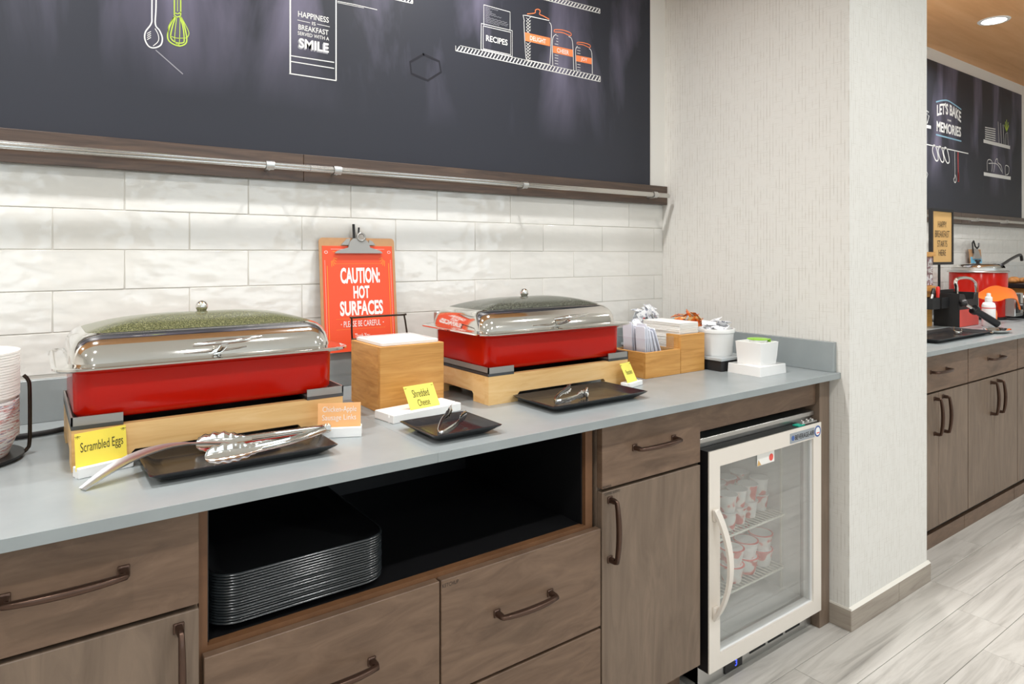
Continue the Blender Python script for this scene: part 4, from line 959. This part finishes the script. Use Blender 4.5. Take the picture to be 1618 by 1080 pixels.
def F(u, v): return ((u - 0.5) * pw, -0.0018, Hh - 0.025 - v * 0.317)      # u,v from the top-left of the notice
def ptxt(s, u0, u1, v0, v1, bold): return text(B(), s, lambda u, v: F(u0 + (u1 - u0) * u, v1 + (v0 - v1) * v), bold)
for s_, u0, u1, v0, v1, bd in (('CAUTION:', .235, .80, .209, .363, .035), ('HOT', .41, .64, .385, .51, .035), ('SURFACES', .215, .83, .53, .672, .035), ('PLEASE BE CAREFUL', .26, .785, .722, .778, .0), ('Thank You', .41, .62, .845, .885, .0)):
    put('notice_lettering', ptxt(s_, u0, u1, v0, v1, bd), 'ink_white', pp)
def rib(bm, pts, wd_):
    P = [Vector(F(*p)) for p in pts]
    for a, c in zip(P, P[1:]):
        d = (c - a).normalized(); n_ = Vector((-d.z, 0, d.x)) * wd_ / 2; bm.faces.new([bm.verts.new(q) for q in (a - n_, a + n_, c + n_, c - n_)])
bm = B()
rib(bm, [(.06, .19), (.06, 1.0)], .0012); rib(bm, [(.94, .17), (.94, 1.0)], .0012); rib(bm, [(.14, .055), (.30, .055)], .0012)
for k in range(5):
    a = 0.15 + k * 0.33
    for sx in (0, 1):
        p0 = (.115 + .035 * math.cos(a), .11 + .035 * math.sin(a)); p1 = (.115 + .085 * math.cos(a), .11 + .09 * math.sin(a))
        if sx: p0, p1 = (1 - p0[0], p0[1]), (1 - p1[0], p1[1])
        rib(bm, [p0, p1], .0011)
for v in (.172, .70, .80):
    for k in range(34): u = .16 + k * .0205; rib(bm, [(u, v), (u + .010, v)], .0010)
put('gold_border', bm, 'ink_gold', pp)['kind'] = 'stuff'
bm = B()
for u in (.03, .97):
    for k in range(52): v = .14 + k * .0165; rib(bm, [(u, v), (u, v + .008)], .0012)
for k in range(44): u = .12 + k * .0175; rib(bm, [(u, .03), (u + .009, .03)], .0012)
for u in (.22, .82): rib(bm, [(u, .75), (u + .012, .75)], .0028)
for u in (.05, .95):
    for k in range(10): a = 2 * PI * k / 10; b_ = 2 * PI * (k + 1) / 10; rib(bm, [(u + .022 * math.cos(a), .06 + .012 * math.sin(a)), (u + .022 * math.cos(b_), .06 + .012 * math.sin(b_))], .001)
put('white_border', bm, 'ink_white', pp)['kind'] = 'stuff'
# clip
bm = B(); cz = Hh - 0.048
prism(bm, [(-.078, cz), (.078, cz), (.070, cz + .008), (.036, cz + .018), (.032, cz + .034), (.018, cz + .046), (-.018, cz + .046), (-.030, cz + .034), (-.034, cz + .018), (-.070, cz + .008)], 'y', -0.010, -0.003)
ck = lean(put('clip', bm, 'bracket_steel', r_, sm=30))
bm = tube(B(), [(0.008 + 0.012 * math.cos(a), -0.010, cz + 0.050 + 0.012 * math.sin(a)) for a in [2 * PI * k / 18 for k in range(18)]], 0.0035, 8, closed=True); put('clip_ring', bm, 'bracket_steel', ck, sm=60)
bm = B(); prism(bm, [(-.056, cz + .026), (-.032, cz + .026), (-.026, cz + .046), (-.038, cz + .044)], 'y', -0.006, -0.002); prism(bm, [(.034, cz + .026), (.056, cz + .026), (.046, cz + .038), (.036, cz + .042)], 'y', -0.006, -0.002); put('clip_plate', bm, 'bracket_steel', ck)
bm = B(); tube(bm, [(-.014, -0.006, cz + .044), (-.014, -0.006, cz + .090)], 0.0042, 10); tube(bm, [(-.006, -0.008, cz + .050), (.001, -0.007, cz + .062), (.003, -0.006, cz + .080)], 0.003, 8); put('black_prong', bm, 'black_plastic', ck, sm=60)

# ================================================================== CHEESE BOX
cbx = thing('wooden_food_box', 'square wood box with white insert holding shredded cheese', 'box', (0.8125, 1.56, ZC)); hx = 0.0925; ZT = 1.031 - ZC
put('front_board', bx(-hx, hx, 0, 0.012, 0, ZT, bev=0.001), 'oak', cbx); put('back_board', bx(-hx, hx, 0.173, 0.185, 0, ZT, bev=0.001), 'oak', cbx)
for a in (-hx, hx - 0.012): put('side_board', bx(a, a + 0.012, 0.012, 0.173, 0, ZT, bev=0.001), 'oak', cbx)
i0, i1 = hx - 0.010, 0.092
def iring(m_, z, r=0.012): return ring(-hx + 0.008 + m_, hx - 0.008 - m_, 0.008 + m_, 0.177 - m_, r, z, 4)
put('insert', loft(B(), [iring(.006, ZT - .002), iring(.0, ZT + .001), iring(0, ZT + .008), iring(.004, ZT + .010), iring(.022, ZT + .008), iring(.028, ZT - .004), iring(.032, ZT - .09)], cap0=False), 'white_ceramic', cbx, sm=50)
put('wire_bail', tube(B(), smoothpts([(-.085, .192, ZT - .004), (-.087, .192, ZT + .004), (-.088, .192, ZT + .056), (-.080, .192, ZT + .060), (.066, .192, ZT + .060), (.072, .192, ZT + .057), (.080, .192, ZT + .010), (.080, .192, ZT - .004)], 3), 0.0027, 8), 'dark_wire', cbx, sm=60)
for a in (-.083, .080): put('bail_bracket', bx(a - .006, a + .006, .184, .195, ZT - .012, ZT + .003, bev=.001), 'dark_wire', cbx)

# ================================================================== CUTLERY BOX, NAPKIN BOX
kb = thing('cutlery_box', 'low wood box with clear dividers holding paper cutlery sleeves', 'box', (1.698, 1.492, ZC)); hx, dp_, ht = 0.085, 0.150, 0.084
for nm, a in (('front_board', (-hx, hx, 0, 0.010)), ('back_board', (-hx, hx, dp_ - .010, dp_)), ('side_board', (-hx, -hx + .010, .010, dp_ - .010)), ('side_board', (hx - .010, hx, .010, dp_ - .010))): put(nm, bx(*a, 0, ht, bev=.001), 'oak', kb)
put('base_board', bx(-hx + .01, hx - .01, .01, dp_ - .01, 0, .008), 'oak', kb)
for a in ((-hx + .011, -hx + .014, .012, dp_ - .012), (hx - .022, hx - .019, .012, dp_ - .012), (-hx + .011, hx - .02, .012, .015), (-hx + .011, hx - .02, dp_ - .015, dp_ - .012)): put('clear_divider', bx(*a, .008, ht + .042), 'acrylic', kb)
random.seed(11)
for k in range(16):
    f = (k % 8) / 7; w_ = 0.040; L_ = 0.158 + random.uniform(-.012, .010); row = k // 8
    o = put('cutlery_sleeve', loft(B(), [[(b_ * .0022, a * w_ * s_, z_) for a, b_ in ((-.5, -1), (.5, -1), (.5, 1), (-.5, 1))] for z_, s_ in ((0, .9), (L_ * .5, 1), (L_ * .97, 1.02), (L_, .9))]), 'paper_sleeve', sm=0)
    o.location = (1.6425 + 0.093 * f, 1.534 + row * 0.056 + random.uniform(-.004, .004), ZC + .0085); o.rotation_euler = (0, -(0.05 + 0.34 * f), 0); tag(o, 'white paper cutlery sleeve leaning in the low wood box', 'sleeve', 'paper cutlery sleeves in the wood box')
nb = thing('napkin_box', 'tall narrow wood box holding white paper napkins', 'box', (1.8475, 1.492, ZC)); hx, ht = 0.0625, 0.130
put('front_board', bx(-hx, hx, 0, .012, 0, ht, bev=.001), 'oak', nb)
ps = [(.012, 0), (.21, 0), (.21, .05), (.064, .05), (.064, ht), (.012, ht)]
for a in (-hx, hx - .010): put('side_board', prism(B(), ps, 'x', a, a + .010), 'oak', nb)
put('back_board', bx(-hx + .010, hx - .010, .20, .21, 0, .05), 'oak', nb); put('base_board', bx(-hx + .01, hx - .01, .012, .20, 0, .008), 'oak', nb)
random.seed(3)
for k in range(30):
    z_ = ZC + .009 + k * 0.0053; j = random.uniform(-.0015, .0015)
    o = put('napkin', bx(-.048, .048, 0, .168, 0, .0048, bev=.0008), 'paper_white'); o.location = (1.8475 + j, 1.508 + random.uniform(-.001, .002), z_); o.rotation_euler = (0, 0, random.uniform(-.012, .012))
    tag(o, 'white paper napkin in the stack inside the tall wood box' if k < 29 else 'white paper napkin on top of the stack in the tall wood box', 'napkin', 'stacked white napkins')

# ================================================================== CROCKS WITH PACKETS
def pedestal(label, x0, x1, y0, y1):
    r_ = thing('display_riser', label, 'riser', ((x0 + x1) / 2, (y0 + y1) / 2, ZC)); a, c = (x1 - x0) / 2, (y1 - y0) / 2
    put('black_base', bx(-a, a, -c, c, 0, .036, bev=.001), 'black_matte', r_); put('grey_plate', bx(-a - .004, a + .004, -c - .004, c + .004, .036, .045, bev=.001), 'grey_plate', r_); return ZC + .045
def crock(label, x, y, z, r, h, deep=.030):
    r_ = thing('crock', label, 'crock', (x, y, z))
    put('crock_body', lathe(B(), [(0, 0), (r * .84, 0), (r * .87, .004), (r * .94, h * .82), (r * .95, h * .84), (r * 1.0, h * .86), (r * 1.01, h * .90), (r * 1.01, h * .96), (r, h), (r * .93, h), (r * .90, h - deep * .4), (r * .87, h - deep), (0, h - deep - .001)], 40), 'white_ceramic', r_, sm=50); return r_
from mathutils.bvhtree import BVHTree
def packets(n, vessel, r, mat, label, group, size, seed, flat=0.5, deep=.030):
    random.seed(seed)
    body = vessel.children[0]; W = Matrix.Translation(vessel.location)
    obst = [BVHTree.FromPolygons([W @ v.co for v in body.data.vertices], [tuple(p.vertices) for p in body.data.polygons])]
    zfl = vessel.location.z + max(v.co.z for v in body.data.vertices) - deep
    for k in range(n):
        w_, l_ = size[0] * random.uniform(.85, 1.1), size[1] * random.uniform(.85, 1.1)
        bm = B(); g = []; tw = random.uniform(-.004, .004)
        for i in range(5):
            g.append([])
            for j in range(5):
                u, v = i / 4 * 2 - 1, j / 4 * 2 - 1; g[-1].append((u * w_ / 2, v * l_ / 2, tw * u * v, .0006 + .0036 * max(0, 1 - u * u) * max(0, 1 - v ** 4) + random.uniform(0, .0006)))
        T = [[bm.verts.new((p[0], p[1], p[2] + p[3])) for p in row] for row in g]; Bo = [[bm.verts.new((p[0], p[1], p[2] - p[3])) for p in row] for row in g]
        for i in range(4):
            for j in range(4): bm.faces.new((T[i][j], T[i + 1][j], T[i + 1][j + 1], T[i][j + 1])); bm.faces.new((Bo[i][j + 1], Bo[i + 1][j + 1], Bo[i + 1][j], Bo[i][j]))
        for i in range(4):
            for R_, S_ in (((T[i][0], T[i + 1][0]), (Bo[i + 1][0], Bo[i][0])), ((T[i][4], T[i + 1][4]), (Bo[i + 1][4], Bo[i][4])), ((T[0][i], T[0][i + 1]), (Bo[0][i + 1], Bo[0][i])), ((T[4][i], T[4][i + 1]), (Bo[4][i + 1], Bo[4][i]))): bm.faces.new(R_ + S_)
        o = put('condiment_packet', bm, mat, sm=50); V = [v.co.copy() for v in o.data.vertices]; Fc = [tuple(p.vertices) for p in o.data.polygons]; best = None
        for tr in range(14):
            a = random.uniform(0, 2 * PI); q = r * math.sqrt(random.random()); e = Euler((random.uniform(-flat, flat) * 1.3, random.uniform(-flat, flat), random.uniform(0, 2 * PI)))
            M = e.to_matrix(); px_, py_ = vessel.location.x + q * math.cos(a), vessel.location.y + q * math.sin(a); z_ = zfl + .002
            while z_ < zfl + .11:
                t_ = BVHTree.FromPolygons([M @ v + Vector((px_, py_, z_)) for v in V], Fc)
                if not any(t_.overlap(x_) for x_ in obst): break
                z_ += .0008
            if best is None or z_ < best[0]: best = (z_, px_, py_, e, t_)
        o.location = (best[1], best[2], best[0]); o.rotation_euler = best[3]; obst.append(best[4]); tag(o, label, 'packet', group)
zp = pedestal('black riser with grey top under the white crock of sugar packets', 1.922, 2.072, 1.432, 1.582)
ck1 = crock('white crock filled with white sugar packets on a black riser', 1.998, 1.512, zp, 0.066, 0.094, .026)
packets(16, ck1, 0.036, 'packet_grey', 'white sugar packet with grey print heaped in the front crock', 'sugar packets in the front crock', (.026, .046), 5, .55, .026)
zp = pedestal('black riser under the white dish of orange packets', 2.010, 2.150, 1.640, 1.780)
ck2 = crock('white dish of amber honey packets between napkins and wall', 2.085, 1.712, zp, 0.078, 0.078, .010)
packets(16, ck2, 0.046, 'packet_orange', 'amber jelly packet with dark print heaped in a white dish', 'jelly packets', (.036, .050), 8, 1.0, .010)
zp = pedestal('black riser under the white dish of cream packets in the back corner', 1.955, 2.095, 1.800, 1.935)
ck3 = crock('white dish of red and blue printed packets in the back corner', 2.025, 1.866, zp, 0.076, 0.078, .010)
packets(16, ck3, 0.044, 'packet_white', 'white packet with red and blue print heaped in the corner dish', 'creamer packets', (.036, .050), 9, 1.0, .010)
# white cube stand with creamer
wc = thing('white_cube_holder', 'white square pot on a wider white base near the side upstand', 'holder', (2.018, 1.295, ZC))
bm = loft(B(), [ring(-.075, .075, 0, .128, .003, 0, 2), ring(-.0735, .0735, .0015, .1265, .003, .031, 2), ring(-.072, .072, .003, .125, .003, .032, 2)]); put('base_block', bm, 'white_ceramic', wc, sm=30)
bm = loft(B(), [ring(-.046, .046, .020, .110, .004, .031, 3), ring(-.048, .048, .016, .112, .004, .060, 3), ring(-.051, .051, .013, .115, .004, .106, 3), ring(-.047, .047, .017, .111, .003, .107, 3), ring(-.045, .045, .019, .109, .003, .098, 3)]); put('pot', bm, 'white_ceramic', wc, sm=30)
cr = thing('creamer_cup', 'small white cup with bright green foil lid in the white pot', 'cup', (2.022, 1.357, ZC + .0985))
put('cup_body', lathe(B(), [(0, 0), (.026, 0), (.032, .014), (0, .014)], 28), 'white_plastic', cr, sm=40)
bm = lathe(B(), [(0, .014), (.036, .014), (.0365, .0155), (.034, .017), (0, .0172)], 28); prism(bm, [(.022, -.034), (.036, -.026), (.032, -.014), (.026, -.018)], 'z', .006, .016); put('foil_lid', bm, 'green_foil', cr, sm=40)

# ================================================================== SECOND COUNTER THINGS
# framed poster on a pole
sg = thing('framed_sign', 'black-framed tan sign reading happy breakfast starts here on a thin pole', 'sign', (4.474, 1.75, ZC))
put('base_plate', bx(-.09, .09, -.05, .05, 0, .008, bev=.001), 'black_matte', sg); put('pole', tube(B(), [(.0, .012, .004), (.0, .012, .40)], .007, 10), 'black_matte', sg, sm=60)
bm = B(); zb_, zt_ = 1.204 - ZC, 1.540 - ZC
for a in ((-.150, -.134, zb_, zt_), (.134, .150, zb_, zt_), (-.134, .134, zb_, zb_ + .016), (-.134, .134, zt_ - .016, zt_)): box(bm, a[0], a[1], -.010, .010, a[2], a[3])
put('frame', bm, 'black_matte', sg); ps_ = put('poster', bx(-.134, .134, -.004, .006, zb_ + .016, zt_ - .016), 'kraft', sg)
for s_, u0, u1, z0, z1 in (('HAPPY', -.06, .06, .225, .262), ('BREAKFAST', -.10, .10, .165, .206), ('STARTS', -.068, .068, .108, .146), ('HERE', -.05, .05, .055, .090)): put('poster_lettering', wtext(B(), s_, u0, u1, zb_ + z0, zb_ + z1, -.006, -.006), 'ink_dark', ps_)
# wood caddy with pens
wd_ = thing('wooden_caddy', 'tall wood caddy with printed panel and black cups beside the pillar', 'caddy', (4.05, 1.66, ZC))
put('upright', bx(-.12, .075, .0, .03, 0, .20, bev=.001), 'oak', wd_); put('crown', bx(-.12, .072, -.02, .04, .20, .225), 'oak', wd_); put('crown', bx(-.12, .072, -.02, .04, .392, .416), 'oak', wd_); put('panel_back', bx(-.11, .058, -.006, .03, .225, .392), 'oak', wd_)
pf_ = put('printed_panel', bx(-.02, .052, -.012, -.007, .232, .386), 'holder_print', wd_)
for s_, z0, z1 in (('BOLD', .335, .362), ('WAKE', .298, .325), ('UP', .262, .290)): put('panel_lettering', wtext(B(), s_, -.012, .044, z0, z1, -.0135, .01), 'ink_white', pf_)
for a in (-.06, .055):
    bm = B(); x0_, x1_ = a - .045, a + .045; box(bm, x0_, x1_, -.075, 0, .105, .109); box(bm, x0_, x1_, -.075, -.071, .109, .165); box(bm, x0_, x1_, -.004, 0, .109, .165); box(bm, x0_, x0_ + .004, -.071, -.004, .109, .165); box(bm, x1_ - .004, x1_, -.071, -.004, .109, .165)
    put('pen_cup', bm, 'black_matte', wd_)
for a, mt, tl in ((.045, 'red_plastic', .05), (-.04, 'black_plastic', .5)):
    p_ = thing('pen', 'red-capped marker standing in the black cup' if mt[0] == 'r' else 'black marker leaning in the black cup', 'marker', (4.05 + a, 1.620, ZC + .150)); p_.rotation_euler = (0, tl, 0); low = -.0405 if mt[0] == 'r' else -.042
    put('pen_body', lathe(B(), [(0, low), (.008, low), (.009, .05), (0, .05)], 12), 'red_plastic' if mt[0] == 'r' else 'satin_steel', p_, sm=50); put('pen_cap', lathe(B(), [(.0095, .035), (.0095, .068), (.006, .074), (0, .075)], 12), mt, p_, sm=50)
# black organiser
og = thing('condiment_organizer', 'black open-top organizer with a coral label below its front', 'organizer', (4.285, 1.535, ZC))
pf = [(-.13, 0), (.13, 0), (.13, .186), (.10, .186), (.085, .176), (.075, .150), (-.045, .150), (-.055, .170), (-.07, .182), (-.13, .186)]
put('front_board', prism(B(), pf, 'y', 0, .006), 'black_matte', og); put('back_board', bx(-.13, .13, .124, .130, 0, .20, bev=.001), 'black_matte', og); put('base_board', bx(-.124, .124, .006, .124, 0, .006), 'black_matte', og)
for a in (-.13, .124): put('side_board', bx(a, a + .006, .006, .124, 0, .186), 'black_matte', og)
put('coral_label', bx(-.128, .128, -.0022, -.0002, .002, .096), 'paper_redlabel', og)
hb = thing('chrome_loop_handle', 'arched chrome handle rising out of the black organizer', 'handle', (4.46, 1.612, ZC + .006))
put('loop', tube(B(), smoothpts([(-.135, 0, 0), (-.135, 0, .19), (-.15, 0, .235), (-.12, 0, .255), (.0, 0, .258), (.10, 0, .240), (.150, 0, .19), (.155, 0, -.006)], 5), .010, 10), 'chrome', hb, sm=60)
# soup kettle
kx, ky = 4.88, 1.70
kt = thing('soup_kettle', 'round red soup kettle warmer with steel rim and control box', 'kettle', (kx, ky, ZC))
put('base', lathe(B(), [(0, 0), (.140, 0), (.148, .004), (.148, .016), (0, .016)], 48), 'black_plastic', kt, sm=40)
put('body', lathe(B(), [(.142, .014), (.153, .020), (.155, .03), (.155, .286), (.151, .292), (.1, .292)], 56), 'red_enamel', kt, sm=50)
put('rim', lathe(B(), [(.125, .290), (.165, .290), (.167, .296), (.161, .302), (.142, .304), (.140, .318), (.125, .318)], 56), 'satin_steel', kt, sm=40)
bm = lathe(B(), [(.138, .318), (.142, .322), (.135, .334), (.11, .342), (.085, .3445), (.0, .348)], 56)
bmesh.ops.delete(bm, geom=[f for f in bm.faces if math.hypot(*f.calc_center_median()[:2]) > .086 and abs((math.atan2(f.calc_center_median().y, f.calc_center_median().x) + PI / 2 + PI) % (2 * PI) - PI) < .20], context='FACES')   # notch for the ladle
put('lid', bm, 'chrome', kt, sm=50)
put('lid_knob', lathe(B(), [(.010, .346), (.010, .356), (.018, .360), (.016, .368), (0, .370)], 20), 'black_plastic', kt, sm=50)
cbxx = put('control_box', bx(-.02, .115, -.205, -.11, .024, .165, bev=.004), 'satin_steel', kt); put('control_face', bx(-.004, .050, -.212, -.204, .045, .160, bev=.003), 'black_plastic', cbxx)
put('dial', lathe(B(), [(0, -.02), (.018, -.02), (.022, 0), (0, 0)], 16, (.032, -.212, .085), 'y'), 'black_plastic', cbxx, sm=40)
ld = thing('soup_ladle', 'black ladle handle hooked at its end rising from the soup kettle', 'ladle', (4.875, 1.57, 1.1958))
put('handle', tube(B(), smoothpts([(.0, .042, -.040), (.0, .022, -.018), (.008, .004, .004), (.05, 0, .016), (.15, 0, .040), (.29, 0, .066), (.33, 0, .062), (.345, 0, .030)], 6), .009, 8), 'black_plastic', ld, sm=60)
tb = thing('black_tray', 'large black tray with raised edge under the pastry case', 'tray', (5.42, 1.40, ZC)); put('tray_floor', bx(-.36, .52, .02, .53, 0, .006), 'black_plastic', tb)
for a in ((-.36, .52, 0, .02), (-.36, .52, .53, .55), (-.36, -.34, .02, .53), (.50, .52, .02, .53)): put('tray_edge', bx(*a, 0, .032, bev=.002), 'black_plastic', tb)
# blue clipboard on the wall
b2 = thing('clipboard', 'blue notice on a brown clipboard leaning on the far tiles', 'clipboard', (5.54, 1.915, .975)); bl = -0.10
for nm, bm, mt in (('board', bx(-.105, .105, 0, .004, 0, .33, bev=.001), 'hardboard'), ('notice', bx(-.097, .097, -.002, 0, .0, .275), 'blue_paper'), ('clip', prism(B(), [(-.07, .26), (.07, .26), (.05, .29), (.02, .33), (-.02, .33), (-.05, .29)], 'y', -.012, -.002), 'bracket_steel'), ('black_prong', tube(B(), [(-.06, -.008, .30), (-.055, -.008, .375), (-.03, -.008, .39), (-.01, -.008, .35), (.02, -.008, .335), (.05, -.008, .35), (.06, -.008, .375)], .005, 8), 'black_plastic')):
    put(nm, bm, mt, b2).rotation_euler = (bl, 0, 0)
# orange pitcher
og2 = thing('orange_spatula', 'orange curved plastic spatula leaning on the side of the black organizer', 'spatula', (4.385, 1.60, ZC + .007))
P = resample([(.066, 0, -.0050), (.052, -.008, .07), (.0375, -.014, .122), (.062, -.028, .150), (.14, -.07, .160), (.25, -.10, .168), (.36, -.122, .160), (.43, -.125, .128), (.465, -.125, .085), (.475, -.125, .068)], 40)
put('blade', strip(B(), P, [.022 if i < 12 else .022 + .07 * math.sin(PI * min(1, (i - 12) / 16)) if i < 24 else .072 - .045 * (i - 24) / 16 for i in range(40)], (0, .25, 1), .008, .06), 'orange_plastic', og2, sm=60)
# spray bottle
bt = thing('squeeze_bottle', 'white bottle with cap and red print before the orange pitcher', 'bottle', (4.372, 1.470, ZC))
put('bottle_body', lathe(B(), [(0, 0), (.030, 0), (.033, .006), (.033, .115), (.028, .130), (.016, .136), (.016, .142), (0, .142)], 28), 'white_plastic', bt, sm=50); put('cap', lathe(B(), [(.018, .138), (.018, .162), (.011, .166), (.010, .184), (0, .186)], 24), 'white_plastic', bt, sm=50)
put('print_band', lathe(B(), [(.0333, .100), (.0334, .101), (.0334, .104), (.0333, .105)], 28), 'paper_redlabel', bt); put('print_patch', prism(B(), [(.012, .025), (.026, .025), (.028, .07), (.018, .09)], 'y', -.0325, -.026), 'orange_plastic', bt)
# waffle grip
wg = thing('waffle_iron_grip', 'black cylindrical grip with metal neck leaning against the coral label', 'handle', (4.245, 1.46, ZC))
A_, C_ = Vector((-.095, .0517, .135)), Vector((.085, -.045, .0190)); d_ = C_ - A_
put('ball_end', tube(B(), [A_ - d_ * .10, A_ - d_ * .02, A_ + d_ * .06], .02, 12, radii=[.012, .024, .012]), 'black_plastic', wg, sm=60); put('metal_neck', tube(B(), [A_ + d_ * .04, A_ + d_ * .30], .008, 10), 'chrome', wg, sm=60)
put('collar', tube(B(), [A_ + d_ * .28, A_ + d_ * .36], .027, 10), 'black_plastic', wg, sm=30); put('grip', tube(B(), [A_ + d_ * .33, A_ + d_ * .6, A_ + d_ * 1.0], .018, 14, radii=[.017, .019, .020]), 'black_plastic', wg, sm=60); put('end_cap', tube(B(), [A_ + d_ * .99, A_ + d_ * 1.03], .0185, 14), 'chrome', wg, sm=30)
# platter, tongs and spoon rest on the second counter
def platter2(label, x0, x1, y0, y1):
    o = platter(label, x0, x1, y0, y1); return o
platter2('glossy black platter in front of the coral-labelled organizer', 3.30, 3.93, 1.30, 1.50)
small_tongs('small steel tongs lying on the glossy black platter', (3.72, 1.38, ZC + .0159), (3.80, 1.43, ZC + .0279), (3.82, 1.40, ZC + .0179), False, 0)
srt = thing('spoon_rest', 'polished steel spoon rest beside the glossy black platter', 'spoon rest', (4.04, 1.32, ZC))
put('dish', loft(B(), [[(.10 * s_ * math.cos(a), .055 * s_ * math.sin(a), z_) for a in [2 * PI * k / 28 for k in range(28)]] for s_, z_ in ((.7, 0), (.95, .012), (1, .018), (.97, .018), (.72, .006))]), 'chrome', srt, sm=60); put('tail', strip(B(), resample([(-.09, 0, .016), (-.105, .0, .010), (-.11, .0, .008)], 12), [.03] * 12, (0, 1, 0), .002, .1), 'chrome', srt, sm=60)
# pastry case
pc = thing('pastry_case', 'clear pastry case on wood risers beyond the soup kettle', 'display case', (5.62, 1.66, ZC + .006))
put('wood_base', bx(-.20, .22, -.10, .16, 0, .17, bev=.001), 'oak', pc); put('case_tray', bx(-.24, .26, -.12, .20, .17, .200, bev=.003), 'black_plastic', pc)
for a in ((-.23, .25, -.11, -.107), (-.23, .25, .187, .19), (-.23, -.227, -.107, .187), (.247, .25, -.107, .187)): put('clear_panel', bx(*a, .200, .345), 'acrylic', pc)
random.seed(21)
for k in range(10):
    o = put('pastry', lathe(B(), [(0, 0), (.026, .002), (.036, .012), (.032, .026), (.018, .034), (0, .036)], 14), 'pastry', sm=60); o.location = (5.62 - .17 + (k % 5) * .085, 1.60 + (k // 5) * .10 + random.uniform(-.01, .01), ZC + .2065); o.scale = (1.1, .9, random.uniform(.9, 1.3)); o.rotation_euler = (0, 0, random.uniform(0, 3)); tag(o, 'golden pastry on the tray of the clear pastry case', 'pastry', 'pastries in the clear case')
# white napkin dispenser by the kettle
nd = thing('napkin_holder', 'chrome-framed napkin holder with white napkins beside the kettle control box', 'napkin holder', (5.20, 1.50, ZC + .006)); put('napkin_block', bx(-.055, .055, 0, .09, .01, .13, bev=.004), 'paper_white', nd); put('side_plate', bx(-.065, -.057, -.005, .095, 0, .12), 'chrome', nd); put('side_plate', bx(.057, .065, -.005, .095, 0, .14), 'chrome', nd); put('foot', bx(-.065, .065, -.005, .095, 0, .01), 'chrome', nd)
